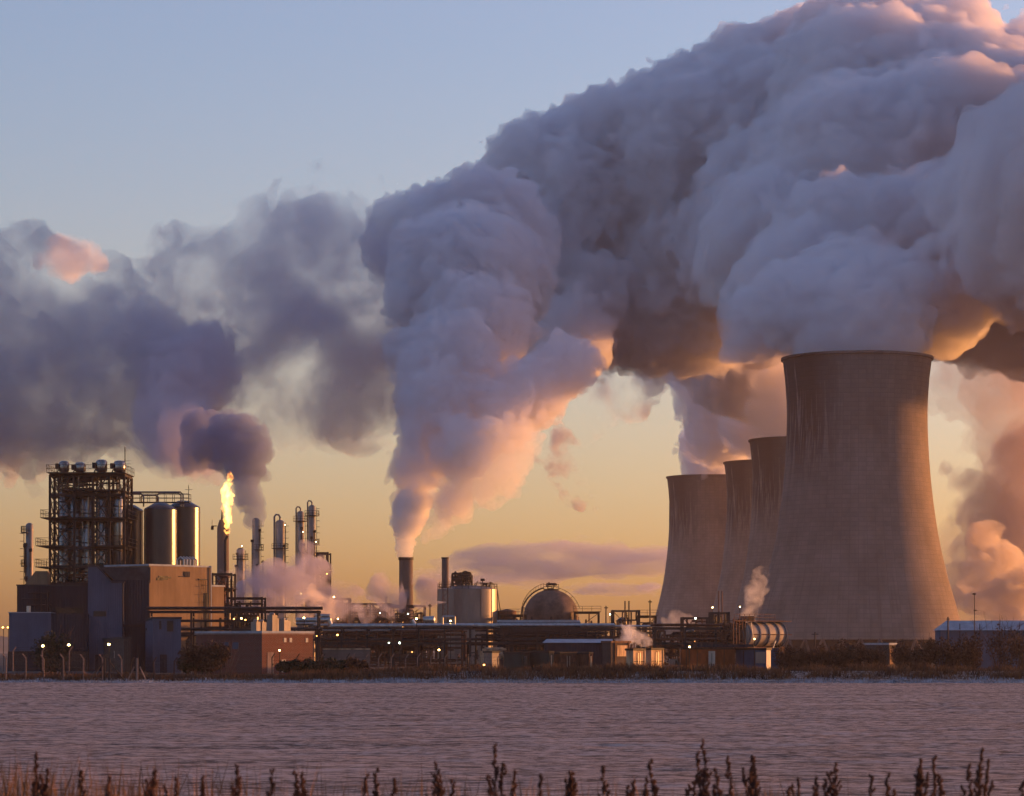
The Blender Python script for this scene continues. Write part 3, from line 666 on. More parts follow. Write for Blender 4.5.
t, r, z1, z2 = silo(160.5, 33, 426, 503, 510, 'middle silo with a thin bright sun streak down its right side')
silo(183.5, 33, 434, 501, 508, 'right hand silo with a thin gold sun streak at its right edge')
t = thing('silo_walkway', 'railed walkway with looping pipes along the silo tops', 'walkway', at(124, 430, ypx(503, 430) + YARD), 0)
w = W(66, 430); g = MB(); g.span((0, -1.2, 0), (w, 1.2, .12)); g.build('deck', M['steel'], t)
g = MB(); g.rail([(0, -1.2, .12), (w, -1.2, .12)], 1.2, .05, 1.2); g.rail([(0, 1.2, .12), (w, 1.2, .12)], 1.2, .05, 1.2); g.build('railing', M['steel'], t)
for i, (x0, x1, hh) in enumerate(((.3, 3.0, 1.4), (2.6, 5.2, 1.15), (5.0, 8.6, 1.5), (.6, 8.9, 1.65))):
    g = MB(); g.tube([(x0, -.3 + i * .2, 0), (x0, -.3 + i * .2, hh * .8), (x0 + .4, -.3 + i * .2, hh), (x1 - .4, -.3 + i * .2, hh), (x1, -.3 + i * .2, hh * .75), (x1, -.3 + i * .2, -.6)], .13, 6); g.build('looping_pipe', M['vessel'], t, True)
g = MB(); g.tube([(w - .2, 0, 0), (w - .2, 0, 2.7)], .05, 5); g.tube([(w - .75, 0, 2.0), (w + .35, 0, 2.0)], .04, 4); g.tube([(w - .2, -.4, 2.3), (w - .2, .4, 2.3)], .04, 4); g.build('wind_mast', M['steel'], t)

# steel process tower
Y0 = 420; t = thing('process_tower', 'open steel process tower crammed with vessels, four drums lined up on its top deck', 'process tower', at(50, Y0, 8), 0)
w = W(74, Y0); d = 8.5; zt = PZ(475, Y0) - 8
lv = [PZ(q, Y0) - 8 for q in (584, 567, 548, 520, 495, 475)]
cx = [0, w * .33, w * .58, w * .80, w]
g = MB()
for x in cx:
    for y in (0, d * .5, d): g.box((x, y, zt / 2 - .5), (.34, .34, zt + 1))
g.build('column', M['steel'], t)
g = MB()
for z in lv:
    for y in (0, d * .5, d): g.box((w / 2, y, z + .02), (w, .22, .4))
    for x in cx: g.box((x, d / 2, z + .01), (.2, d, .36))
for z0, z1 in zip(lv[:-1], lv[1:]):
    for i, (a, b) in enumerate(zip(cx[:-1], cx[1:])):
        if i % 2 == 0: g.tube([(a, -.02, z0), (b, -.02, z1)], .1, 4); g.tube([(b, -.02, z0), (a, -.02, z1)], .1, 4)
        g.tube([(a, d + .02, z0), (b, d + .02, z1)], .09, 4)
    for y0, y1 in ((0, d * .5), (d * .5, d)): g.tube([(w, y0, z0), (w, y1, z1)], .1, 4); g.tube([(0, y1, z0), (0, y0, z1)], .1, 4)
for k in range(14):
    zz = zt * k / 14; g.tube([(0, -.1, zz), (w * .12, -.1, zz + zt / 14)], .07, 4); g.tube([(w * .12, -.1, zz), (0, -.1, zz + zt / 14)], .07, 4)
g.tube([(w * .12, -.1, 0), (w * .12, -.1, zt)], .1, 4)
g.build('bracing', M['steel'], t)
for z, x0, x1 in ((lv[0] + 2.2, -2.0, w * .3), (lv[2], -1.9, w * .2), (lv[3], -1.2, w + .8), (lv[2], w * .55, w + .8), (lv[5], -.3, w + .3), (lv[4] + .4, w * .2, w)):
    g = MB(); g.span((x0, -1.3, z + .23), (x1, d + .5, z + .33)); f = g.build('platform', M['steel'], t)
    g = MB(); g.rail([(x0, d + .5, z + .33), (x0, -1.3, z + .33), (x1, -1.3, z + .33), (x1, d + .5, z + .33)], 1.1, .04, 1.4); g.build('railing', M['steel'], f)
for xq, r, z0, z1, yy in ((.16, .9, 1, lv[4] + .2, 2.6), (.30, 1.15, 4, lv[4] + .6, 5), (.48, 1.05, 1.5, lv[4] - .2, 2.3), (.67, .85, 2.5, lv[4] - .5, 1.8), (.90, .75, 2.5, lv[4] - .6, 1.7), (.78, 1.1, 2, lv[4], 5.6), (.13, .55, -3, 5, 1.2)):
    g = MB(); g.lathe([(.25, z0 - .9), (r * .8, z0 - .2), (r, z0), (r, z1), (r * .8, z1 + .4), (.25, z1 + .7)], 20, (w * xq, yy, 0)); f = g.build('vessel', M['vessel'], t, True)
    g = MB()
    for z in np.arange(z0 + 1, z1, 2.2): g.lathe([(r + .01, z), (r + .1, z), (r + .1, z + .14), (r + .01, z + .14)], 20, (w * xq, yy, 0), closed=True)
    g.build('flange', M['steel'], f)
for xq, hh, ww in ((.155, 1.55, .78), (.375, 1.35, .8), (.665, 1.75, .86), (.91, 1.6, .9)):
    r = ww; z = lv[5] + .33; g = MB(); g.lathe([(.3, z + .15), (r * .9, z + .3), (r, z + .5), (r, z + hh), (r * .8, z + hh + .25), (.3, z + hh + .35)], 20, (w * xq, 2.4, 0)); f = g.build('top_drum', M['vessel'], t, True)
    g = MB(); g.box((w * xq - r - .18, 2.2, z + hh * .7), (.5, .9, .8)); g.tube([(w * xq - r, 2.2, z + hh * .4), (w * xq - r - .3, 2.2, z)], .1, 5); g.build('motor', M['steel'], f)
g = MB(); pipes(g, (.3, .2, 0), (w - .3, d - .5, lv[4]), 46, (.05, .14), 8, 6); pipes(g, (.6, .2, lv[4]), (w - .6, 5, lv[5]), 42, (.06, .17), 9, 5); g.build('pipework', M['vessel'], t)
g = MB(); pipes(g, (.3, 0, -1), (w + .3, 3, lv[1]), 40, (.06, .16), 18, 5); g.build('lower_pipework', M['rust'], t)
t = thing('mast', 'thin tall mast rising from the right side of the steel tower', 'mast', at(125, 424, 8), 0)
g = MB(); g.tube([(0, 0, 0), (0, 0, PZ(447, 424) - 8)], .16, 8, .07); g.build('pole', M['steel'], t)
g = MB(); zz = PZ(461, 424) - 8
for k in range(3): g.tube([(-1.0 + .1 * k, 0, zz - k * .45), (.9, 0, zz - k * .45)], .04, 4)
g.build('antenna', M['steel'], t)

# vessel column at the far left
def column(name, label, px, w_, Y, ytop, base, seed, plats=(), mt=None, arch=False, ladder=-1, group=None, dome=True, cone=False):
    r = W(w_, Y) / 2; H = PZ(ytop, Y) - base; t = thing(name, label, 'column', at(px, Y, base), 0, group); mt = mt or M['vessel']
    g = MB(); g.lathe([(r * 1.15, 0), (r, 1.5), (r, H - r * .6), (r * .8, H - r * .25), (r * .35, H), (.08, H + .02)], 24); g.build('shell', mt, t, True)
    g = MB()
    for z in np.arange(3, H - 1, 2.7): g.lathe([(r + .005, z), (r + .07, z), (r + .07, z + .12), (r + .005, z + .12)], 24, closed=True)
    g.build('stiffener', mt, t)
    for z, a0, a1 in plats:
        z = H * z; g = MB(); n = 8; ang = [a0 + (a1 - a0) * i / n for i in range(n + 1)]
        for q0, q1 in zip(ang[:-1], ang[1:]):
            P = [((r + e) * math.cos(q), (r + e) * math.sin(q), z + h_) for h_ in (0, .12) for q, e in ((q0, .02), (q0, .75), (q1, .75), (q1, .02))]
            g.add(P, [(3, 2, 1, 0), (4, 5, 6, 7), (0, 1, 5, 4), (1, 2, 6, 5), (2, 3, 7, 6), (3, 0, 4, 7)])
        f = g.build('platform', M['steel'], t)
        g = MB(); g.rail([((r + .73) * math.cos(q), (r + .73) * math.sin(q), z + .12) for q in ang], .95, .04, 1.2); g.build('railing', M['steel'], f)
    if ladder is not None:
        g = MB(); g.ladder((ladder * (r + .25), -.2), 0, H - .5, .5, True, (ladder, 0)); g.build('ladder', M['steel'], t)
    if arch:
        g = MB(); g.tube([(0, 0, H - .1), (0, 0, H + r * .6), (-r * .3, 0, H + r * 1.1), (-r * .9, 0, H + r * 1.2), (-r * 1.25, 0, H + r * .7), (-r * 1.25, 0, H - 2), (-r * 1.25, -.1, H * .3)], r * .22, 8); g.build('overhead_pipe', mt, t, True)
    rg_ = random.Random(seed); g = MB()
    for _ in range(5):
        a = rg_.uniform(-2.8, -.3); z = H * rg_.uniform(.3, .95); x, y = (r + .15) * math.cos(a), (r + .15) * math.sin(a); g.tube([(x, y, z), (x, y, z - H * rg_.uniform(.1, .3))], .09, 5); g.box((x, y, z), (.5, .5, .5))
    g.build('side_pipe', M['steel'], t)
    return t
column('distillation_column', 'slim silver column alone at the far left, ladder cage on its shaded side', 29.5, 7.5, 450, 523, YARD, 1, ((.93, 2.2, 4.6), (.7, 2.2, 4.2)), M['tank'])
# ---------------------------------------------------------------- refinery columns behind the steam
G = 'refinery columns in the steam'
YR = 560
fs = thing('flare_stack', 'flare stack burning with a tall ragged yellow flame', 'flare stack', at(223, YR, YARD), 0)
Hf = PZ(520, YR) - YARD; g = MB(); g.lathe([(1.35, 0), (1.2, 3), (1.15, Hf - 1.5), (.7, Hf), (.35, Hf + .05)], 24); g.build('shaft', M['concd'], fs, True)
g = MB(); g.tube([(-.2, 0, Hf), (-.2, 0, Hf + 1.9)], .22, 8, .08); g.build('pilot_tip', M['steel'], fs)
g = MB(); g.box((-1.7, 0, Hf - 1.2), (1.0, 1.2, .12)); g.tube([(-2.1, -.5, Hf - 1.2), (-2.1, -.5, Hf)], .05, 4); g.box((-2.1, 0, Hf - 1.6), (.5, .5, .7)); g.build('platform', M['steel'], fs)
g = MB(); g.tube([(.6, -1.1, 0), (.6, -1.1, Hf - 4.0), (1.0, -1.1, Hf - 3.2)], .28, 8); g.build('gas_riser', M['steel'], fs)
# flame: billowing tongue of burning gas
fm = bpy.data.materials.new('flame'); fm.use_nodes = True; nt = fm.node_tree; nt.nodes.remove(nt.nodes['Principled BSDF'])
pv = nt.nodes.new('ShaderNodeVolumePrincipled'); pv.inputs['Density'].default_value = .05; pv.inputs['Color'].default_value = (.9, .5, .2, 1)
tc = nt.nodes.new('ShaderNodeTexCoord'); mp = nt.nodes.new('ShaderNodeMapping'); mp.inputs['Scale'].default_value = (1, 1, .55); nt.links.new(tc.outputs['Object'], mp.inputs[0])
nz = nt.nodes.new('ShaderNodeTexNoise'); nz.inputs['Scale'].default_value = 1.1; nz.inputs['Detail'].default_value = 4; nz.inputs['Distortion'].default_value = .6; nt.links.new(mp.outputs[0], nz.inputs[0])
cr = nt.nodes.new('ShaderNodeValToRGB'); e = cr.color_ramp.elements; e[0].position = .36; e[0].color = (1, .16, .012, 1); e[1].position = .56; e[1].color = (1, .52, .11, 1); nt.links.new(nz.outputs[0], cr.inputs[0])
nt.links.new(cr.outputs[0], pv.inputs['Emission Color'])
mr = nt.nodes.new('ShaderNodeMapRange'); mr.inputs['From Min'].default_value = .34; mr.inputs['From Max'].default_value = .58; mr.inputs['To Min'].default_value = .12; mr.inputs['To Max'].default_value = 1.15; nt.links.new(nz.outputs[0], mr.inputs[0]); nt.links.new(mr.outputs[0], pv.inputs['Emission Strength'])
nt.links.new(pv.outputs[0], nt.nodes['Material Output'].inputs['Volume'])
fb = []
for px, py, r in ((227.5, 532, 1.6), (227, 526, 2.4), (228, 520, 3), (227, 514, 3.6), (226, 508, 4), (228, 502, 4.4), (227, 496, 4.6), (226.5, 490, 4.3), (228, 485, 3.2), (229.5, 479, 2.6), (230, 474, 1.6), (223.5, 492, 2.2), (231, 497, 2.2), (224, 500, 2.4)):
    fb.append((PX(px, YR - 3), YR - 3, PZ(py, YR - 3), W(r, YR)))
fo, _, _ = billow('flame', fb, .14, fm, seed=4, big=.75, soft=1, amp=.6, warp=.9, n1=14, octs=3)
tag(fo, 'tall ragged yellow gas flame licking above the flare stack', 'flame'); fm.cycles.volume_step_rate = 1.5
column('distillation_column', 'dark column just right of the dark flare smoke', 256, 7.5, YR, 518, YARD, 2, ((.78, -1.8, 1.2), (.6, -1.8, 1.2)), M['tank'], ladder=1, group=G)
column('distillation_column', 'short pale column lost in steam between the flare and the dark column', 240.5, 8, YR + 20, 548, YARD, 3, ((.9, -3, 1.2),), M['tank'], ladder=1, group=G)
column('distillation_column', 'domed column standing alone in the middle of the refinery group', 280, 9, YR, 520, YARD, 4, ((.8, -3, 1.2), (.62, -.8, 1.2)), M['tank'], True, 1, G)
column('distillation_column', 'arched pipe column, the left one of the tall close pair', 300.5, 7, YR, 511, YARD, 5, ((.93, -3, 1.2), (.72, -1, 1.2)), M['tank'], True, 1, G)
column('distillation_column', 'tallest refinery column, right one of the close pair', 312, 7, YR + 4, 505, YARD, 6, ((.93, -3, 1.2), (.75, -1, 1.2), (.62, -1, 1.2)), M['tank'], True, 1, G)
column('reactor_vessel', 'stubby dark vessel at the foot of the domed column', 271, 9, YR + 5, 571, YARD, 7, ((.9, -3, 1.2),), M['steel'], ladder=None)
def lattice(name, label, px, w_, Y, ytop, d, seed, n=30, base=YARD, lev=6, vess=2):
    w = W(w_, Y); H = PZ(ytop, Y) - base; t = thing(name, label, 'steel structure', at(px - w_ / 2, Y, base), 0)
    g = MB(); nx = max(2, int(w / 4) + 1)
    for i in range(nx):
        for y in (0, d): g.box((w * i / (nx - 1), y, H / 2), (.3, .3, H))
    g.build('column', M['steel'], t); g = MB()
    for k in range(1, lev + 1):
        z = H * k / lev - .2
        for y in (0, d): g.box((w / 2, y, z), (w, .2, .32))
        for i in range(nx - 1):
            if (i + k) % 2: g.tube([(w * i / (nx - 1), 0, z - H / lev), (w * (i + 1) / (nx - 1), 0, z)], .08, 4)
            else: g.tube([(w * i / (nx - 1), 0, z), (w * (i + 1) / (nx - 1), 0, z - H / lev)], .08, 4)
    g.build('bracing', M['steel'], t); g = MB()
    for k in range(1, lev + 1, 2):
        z = H * k / lev; g.span((-.4, -.8, z), (w + .4, d + .4, z + .1)); g.rail([(-.4, -.8, z + .1), (w + .4, -.8, z + .1)], 1.1, .05, 1.6)
    g.build('platform', M['steel'], t)
    g = MB(); pipes(g, (.2, -.4, 0), (w - .2, d, H), n, (.08, .22), seed); g.build('pipework', M['steel'] if seed % 2 else M['rust'], t)
    rg_ = random.Random(seed)
    for _ in range(vess):
        r = rg_.uniform(.7, 1.3); z0 = rg_.uniform(1, H * .4); z1 = z0 + H * rg_.uniform(.25, .5); x = rg_.uniform(.2, .8) * w
        g = MB(); g.lathe([(.2, z0 - r * .5), (r, z0), (r, z1), (.2, z1 + r * .5)], 16, (x, d * .4, 0)); g.build('vessel', M['vessel'], t, True)
    return t
lattice('pipe_structure', 'dark tangled platform structure under the tallest column', 317, 22, YR + 10, 552, 8, 11, 70, vess=4)
lattice('pipe_structure', 'small dark plant frame just right of the orange hall', 222, 19, 470, 573, 6, 12, 40, vess=3)
lattice('pipe_structure', 'low open pipe frame between the hall and the brick building', 245, 34, 450, 597, 6, 13, 30, vess=1)
lattice('pipe_structure', 'flat topped process unit left of the squat chimney', 360, 62, 640, 603, 14, 14, 90, lev=4, vess=5)
lattice('pipe_structure', 'process unit with a short stub stack around the foot of the squat chimney', 402, 44, 650, 605, 10, 15, 70, lev=4, vess=3)
lattice('pipe_structure', 'open goal post pipe frame right of the domed store', 587, 24, 600, 612, 6, 16, 16, lev=3, vess=0)
lattice('pipe_structure', 'cross braced steel frame with twin vents left of the towers', 626, 27, 600, 610, 6, 17, 18, lev=2, vess=1)
t = thing('vent_pair', 'pair of thin upright vents above the cross braced frame', 'vents', at(627, 602, YARD), 0)
for q in (-.35, .35):
    g = MB(); g.tube([(q * 1.2, 0, 0), (q * 1.2, 0, PZ(601, 602) - YARD)], .16, 6); g.build('pipe', M['steel'], t)

lattice('pipe_structure', 'low crowded pipe structure between the big round tank and the gas sphere', 513, 26, 590, 615, 6, 41, 34, lev=3, vess=2)
lattice('pipe_structure', 'stepped pipe structure left of the dark process unit', 338, 22, 560, 598, 6, 42, 34, lev=4, vess=3)
lattice('pipe_structure', 'thin open frame just left of the farthest tower', 647, 18, 590, 616, 5, 43, 20, lev=3, vess=1)
lattice('pipe_structure', 'small frame over the rack in front of the farthest tower', 696, 26, 460, 617, 5, 44, 30, lev=2, vess=1)
for px, yt, Y, lab in ((386, 596, 640, 'short stub stack on the flat topped process unit'), (523, 606, 588, 'thin lamp pole left of the gas sphere'), (606, 606, 580, 'thin pole right of the goal post frame'), (650, 600, 585, 'thin pole just left of the farthest tower'), (430, 604, 560, 'thin pole left of the slender chimney'), (263, 560, 550, 'thin vent pole between the dark column and the domed column')):
    t = thing('vent_pole', lab, 'pole', at(px, Y, YARD), 0); H = PZ(yt, Y) - YARD
    g = MB(); g.tube([(0, 0, 0), (0, 0, H)], .22, 6, .12); g.build('pole', M['steel'], t); g = MB(); g.box((0, 0, H - .4), (.8, .3, .2)); g.build('crossarm', M['steel'], t)
# chimneys
t = thing('chimney', 'squat wide concrete chimney pouring out the big steam plume', 'chimney', at(406, 700, YARD), 0); H = PZ(557.5, 700) - YARD
g = MB(); g.lathe([(1.95, 0), (1.72, H * .5), (1.68, H), (1.4, H), (1.4, H - 1), (1.45, 0)], 32, closed=True); g.build('shaft', M['concd'], t, True)
g = MB(); g.lathe([(1.69, H - .7), (1.86, H - .7), (1.86, H + .02), (1.38, H + .02), (1.38, H - .2)], 32, closed=True); g.build('rim', M['steel'], t, True)
t = thing('chimney', 'slender chimney on a lattice leg beside the big round tank', 'chimney', at(445.2, 590, YARD), 0); H = PZ(557.5, 590) - YARD; zb = PZ(588, 590) - YARD
g = MB(); g.lathe([(.72, zb), (.72, H), (.55, H), (.55, zb)], 20, closed=True); g.build('shaft', M['concd'], t, True)
g = MB(); g.lathe([(.73, H - .3), (.8, H - .3), (.8, H + .02), (.54, H + .02)], 20, closed=True); g.lathe([(.73, zb), (1.2, zb), (1.2, zb + .12), (.73, zb + .12)], 20, closed=True); g.rail([(-1.2, -1.2, zb + .1), (1.2, -1.2, zb + .1)], 1.1, .05); g.build('gallery', M['steel'], t)
g = MB()
for q in (-.6, .6):
    for p in (-.6, .6): g.tube([(q, p, 0), (q * .8, p * .8, zb)], .09, 4)
for k in range(16):
    z0, z1 = zb * k / 16, zb * (k + 1) / 16; s_ = -1 if k % 2 else 1; g.tube([(-.6 * s_, -.6, z0), (.6 * s_, -.6, z1)], .06, 4); g.tube([(.6, -.6 * s_, z0), (.6, .6 * s_, z1)], .06, 4)
g.build('lattice_leg', M['rust'], t)

# big tank
YT = 600; t = thing('storage_tank', 'big pale round tank with machinery crowded on its roof', 'tank', at(467.5, YT, YARD), 0); r = W(30.3, YT); H = PZ(589.5, YT) - YARD
g = MB(); g.lathe([(r, 0), (r, H)], 64); g.build('shell', M['tank'], t, True)
g = MB(); g.lathe([(r + .05, H + .003), (r * .6, H + .7), (.3, H + .9)], 64); g.build('roof', M['tank'], t, True)
g = MB()
for q in np.linspace(-2.9, -.2, 7): g.tube([((r + .05) * math.cos(q), (r + .05) * math.sin(q), 0), ((r + .05) * math.cos(q), (r + .05) * math.sin(q), H)], .07, 5)
g.build('seam', M['tank'], t)
g = MB(); g.rail([((r - .1) * math.cos(q), (r - .1) * math.sin(q), H) for q in np.linspace(0, 6.28, 30)], 1.15, .05, 1.5); g.build('railing', M['steel'], t)
g = MB(); pipes(g, (-r * .55, -2.5, H + .2), (r * .15, 1.5, H + 3.6), 34, (.10, .3), 23, 4)
g.lathe([(.9, -.5), (.9, .5)], 14, (-r * .07, -1, H + 3.0), 'y'); g.lathe([(.75, -.5), (.75, .5)], 14, (-r * .2, -1, H + 2.4), 'y'); g.lathe([(.6, -.5), (.6, .5)], 14, (-r * .33, -1, H + 1.8), 'y'); g.build('machinery', M['steel'], t)
g = MB(); pipes(g, (r * .2, -2.5, H + .2), (r * .85, 1.0, H + 1.6), 16, (.07, .16), 24, 3); g.tube([(r * .5, -1, H), (r * .5, -1, H + 2.2)], .1, 5); g.box((r * .5, -1, H + 2.0), (.9, .5, .5)); g.build('roof_valve', M['steel'], t)
g = MB(); g.tube([(r * .98, -.8, H), (r + .8, -.9, H * .6), (r + 1.2, -1, 0)], .1, 5); g.build('stair', M['steel'], t)

# spherical gas store
YS = 610; t = thing('gas_sphere', 'round gas sphere with a curved stair up its left side', 'gas sphere', at(551, YS, YARD), 0); r = W(27.5, YS); zc = PZ(617, YS) - YARD
g = MB(); g.lathe([(max(.15, r * math.sin(q)), zc - r * math.cos(q)) for q in np.linspace(.25, 3.1, 28)], 48); g.build('shell', mat('sphere_paint', (.15, .10, .08), .65, .0, .4, .3, stretch=(1, 1, 1)), t, True)
g = MB()
for k in range(8): g.tube([(r * .97 * math.cos(k * .785), r * .97 * math.sin(k * .785), 0), (r * .97 * math.cos(k * .785), r * .97 * math.sin(k * .785), zc)], .3, 8)
g.build('leg', M['steel'], t)
g = MB(); arc = [((r + .5) * math.cos(q), -1.2, zc + (r + .5) * math.sin(q)) for q in np.linspace(math.pi * .98, math.pi * .58, 14)]; g.tube(arc, .16, 5); g.tube([(a, b, c + .9) for a, b, c in arc], .07, 4)
for a, b, c in arc: g.tube([(a, b, c), (a, b, c + .9)], .05, 4)
g.tube([(-r - .6, -1.2, zc), (-r - .6, -1.2, zc - 2.5)], .2, 6); g.build('stair', M['steel'], t)
g = MB(); g.span((-1.6, -1.6, zc + r - .15), (1.6, 1.6, zc + r + .05)); g.rail([(-1.6, -1.6, zc + r + .05), (1.6, -1.6, zc + r + .05)], 1, .06, 1); pipes(g, (-1.2, -1, zc + r), (1.2, 1, zc + r + 1.5), 10, (.07, .15), 4, 3); g.build('top_platform', M['steel'], t)
g = MB()
for q in np.linspace(.5, 2.6, 9): g.tube([((r + .08) * math.cos(q) , -r * .02 - .3, zc + (r + .08) * math.sin(q)), ((r + .6) * math.cos(q), -.3, zc + (r + .6) * math.sin(q))], .06, 4)
g.tube([((r + .5) * math.cos(q), -.3, zc + (r + .5) * math.sin(q)) for q in np.linspace(.3, 1.4, 10)], .07, 4); g.build('sprinkler', M['steel'], t)
t = thing('small_tank', 'low dark tank between the big round tank and the gas sphere', 'tank', at(507, 600, YARD), 0); r = W(9.5, 600); H = PZ(611, 600) - YARD
g = MB(); g.lathe([(r, 0), (r, H)], 32); g.build('shell', M['rust'], t, True)
g = MB(); g.lathe([(r + .04, H + .003), (.3, H + .35)], 32); g.build('roof', M['steel'], t, True)

# ---------------------------------------------------------------- pipe racks
def rack(label, px0, px1, Y, ytop, seed, d=5, step=3.6, mid=(), npipes=5, base=YARD, pm=None, junk=30, big=None):
    x0 = PX(px0, Y); w = PX(px1, Y) - x0; H = PZ(ytop, Y) - base; t = thing('pipe_rack', label, 'pipe rack', (x0, Y, base), 0)
    k = max(2, int(w / step)); rg_ = random.Random(seed)
    for i in range(k + 1):
        x = w * i / k; g = MB(); g.box((x, 0, H / 2), (.26, .26, H)); g.box((x, d, H / 2), (.26, .26, H)); g.box((x, d / 2, H - .9), (.2, d - .3, .24)); g.build('post', M['steel'], t)
    g = MB()
    for z in (H - .2, H * .62):
        for y in (0, d): g.box((w / 2, y - .003, z), (w + .4, .2, .34))
    g.build('beam', M['steel'], t)
    for j in range(npipes):
        y = .5 + (d - 1) * j / max(1, npipes - 1); z = (H + .12) if j % 2 else (H * .62 + .42); rr = rg_.uniform(.12, .24); P = [(-.5, y, z + rr)]
        x = 0
        while x < w - 8 and j % 2:
            x += rg_.uniform(8, 22)
            if x > w - 4: break
            if rg_.random() < .35: P += [(x, y, z + rr), (x, y, z + rr + 1.3), (x + 1.8, y, z + rr + 1.3), (x + 1.8, y, z + rr)]; x += 2
        P.append((w + .5, y, z + rr)); g = MB()
        for a, b in zip(P[:-1], P[1:]): g.tube([a, b], rr, 8)
        g.build('pipe', pm or (M['silver'] if j % 2 else M['steel']), t, True)
    g = MB(); pipes(g, (.3, .2, .3), (w - .3, d - .3, H - .5), junk, (.07, .2), seed, 4); g.build('pipework', M['rust'] if seed % 2 else M['steel'], t)
    return t
rack('long pipe rack running behind the brick building and right towards the chimney', 316, 470, 420, 627, 31, npipes=6, junk=55)
rack('pipe rack running from the lattice leg to the gas sphere', 462, 612, 430, 627, 32, npipes=6, junk=60)
rack('pipe rack with reddish pipes left of the ribbed tank', 655, 746, 420, 627, 33, npipes=5, junk=75, pm=M['rust'])
rack('overhead pipe bridge crossing in front of the orange hall', 149, 318, 398, 610.5, 34, d=3, step=5, npipes=4, junk=16, pm=M['steel'])
rack('tall rear pipe rack crowded with small bore pipe behind the sheds', 500, 660, 520, 628, 35, npipes=6, junk=80)
rack('low rear rack seen under the chimney steam', 318, 440, 520, 632, 36, npipes=5, junk=60)
# big insulated silver pipelines on top of the racks
def bigpipe(label, pts, r, Y):
    g = MB(); P = [(PX(a, Y), Y, PZ(b, Y)) for a, b in pts]
    for a, b in zip(P[:-1], P[1:]): g.tube([a, b], r, 12)
    for p in P[1:-1]: g.lathe([(r * .4, -r), (r * 1.02, -r * .55), (r * 1.05, r * .55), (r * .4, r)], 12, p)
    tag(g.build('pipeline', M['silver'], None, True), label, 'pipeline')
bigpipe('thick silver pipeline stepping down at the left end of the rack', [(296, 620), (317, 620), (329, 620), (331, 626), (402, 626)], .36, 421)
bigpipe('short upper silver pipe beside the roof vents', [(296, 623.5), (316, 623.5), (316.5, 616), (330, 616)], .30, 424)
bigpipe('frosted silver pipeline along the rack towards the tank', [(412, 620), (415, 625.5), (500, 625.5)], .34, 428)
bigpipe('pale pipeline lying above the rack in front of the gas sphere', [(497, 622), (580, 622)], .30, 440)
t = thing('pipe_gantry_roof', 'frosted canopy roof over the rack in front of the gas sphere', 'canopy', at(497, 436, 4), 0)
w = W(84, 436); H = PZ(620, 436) - 4; g = MB(); g.prism([(0, H - .4), (w, H - .4), (w - .6, H), (.6, H)], 0, 4); g.build('roof', M['frost'], t)
g = MB(); g.span((.1, .2, H - 1.2), (w - .1, 3.8, H - .41)); g.build('fascia', M['cladd'], t)
for i in range(7):
    g = MB(); g.box((.3 + (w - .6) * i / 6, .3, (H - 1.2 - 3.5) / 2), (.2, .2, H - 1.2 + 3.5)); g.build('post', M['steel'], t)
t = thing('drum', 'short horizontal drum lying on the rack right of the squat chimney', 'drum', at(429, 436, PZ(623, 436)), 0)
g = MB(); g.lathe([(.3, -.95), (.5, -.8), (.55, .8), (.3, .95)], 16, (0, 0, .5), 'x'); g.build('shell', M['silver'], t, True)
g = MB(); g.box((0, 0, 0), (1.2, .5, .3)); g.build('saddle', M['steel'], t)
# ---------------------------------------------------------------- sheds, containers and the ribbed tank
AS = R(48)
def shed(label, px0, px1, Y, ytop, d, m_wall, roof, rise=.5, gable_px=None, a=0.0, cat='shed', name='shed'):
    t = thing(name, label, cat, at(px0, Y, YARD), a); w = run(px0, Y, px1, a); H = PZ(ytop, Y) - YARD
    g = MB(); g.span((0, 0, 0), (w, d, H - rise)); g.build('wall', m_wall, t)
    g = MB(); P = [(-.2, H - .5), (H * 0 + d / 2 * 0, 0)]
    R_ = [(-.3, H - rise), (d + .3, H - rise), (d / 2, H)]
    V = [(-.3, y, z) for y, z in R_] + [(w + .3, y, z) for y, z in R_]
    V[2] = (rise * 1.1 - .3, V[2][1], V[2][2]); g.add(V, [(0, 2, 1), (3, 4, 5), (0, 3, 5, 2), (1, 2, 5, 4), (0, 1, 4, 3)]); g.build('roof', roof, t)
    g = MB()
    for i in range(1, int(w / 3)): g.box((i * 3.0, -.03, (H - .5) / 2), (.12, .06, H - .5))
    g.build('wall_rib', M['cladd'], t); return t, w, H
t, w, H = shed('long dark shed with a frosted low roof in front of the rack', 545, 611, 372, 639, 7, M['cladd'], M['frost'])
t, L, W2, H = block('gabled_shed', 'small shed whose sunlit wall carries one bright panel', 'shed', 611, 630, 370, 641, M['brickd'], L2=1.5, roof=M['rust'], a=R(48))
g = MB(); g.span((L * .30, -.08, H * .52), (L * .85, .02, H * .86)); g.build('bright_panel', M['cream'], t)
for q in (.2, .9):
    g = MB(); g.box((L * q, -.1, H * .5), (.15, .12, H)); g.build('frame_post', M['rust'], t)

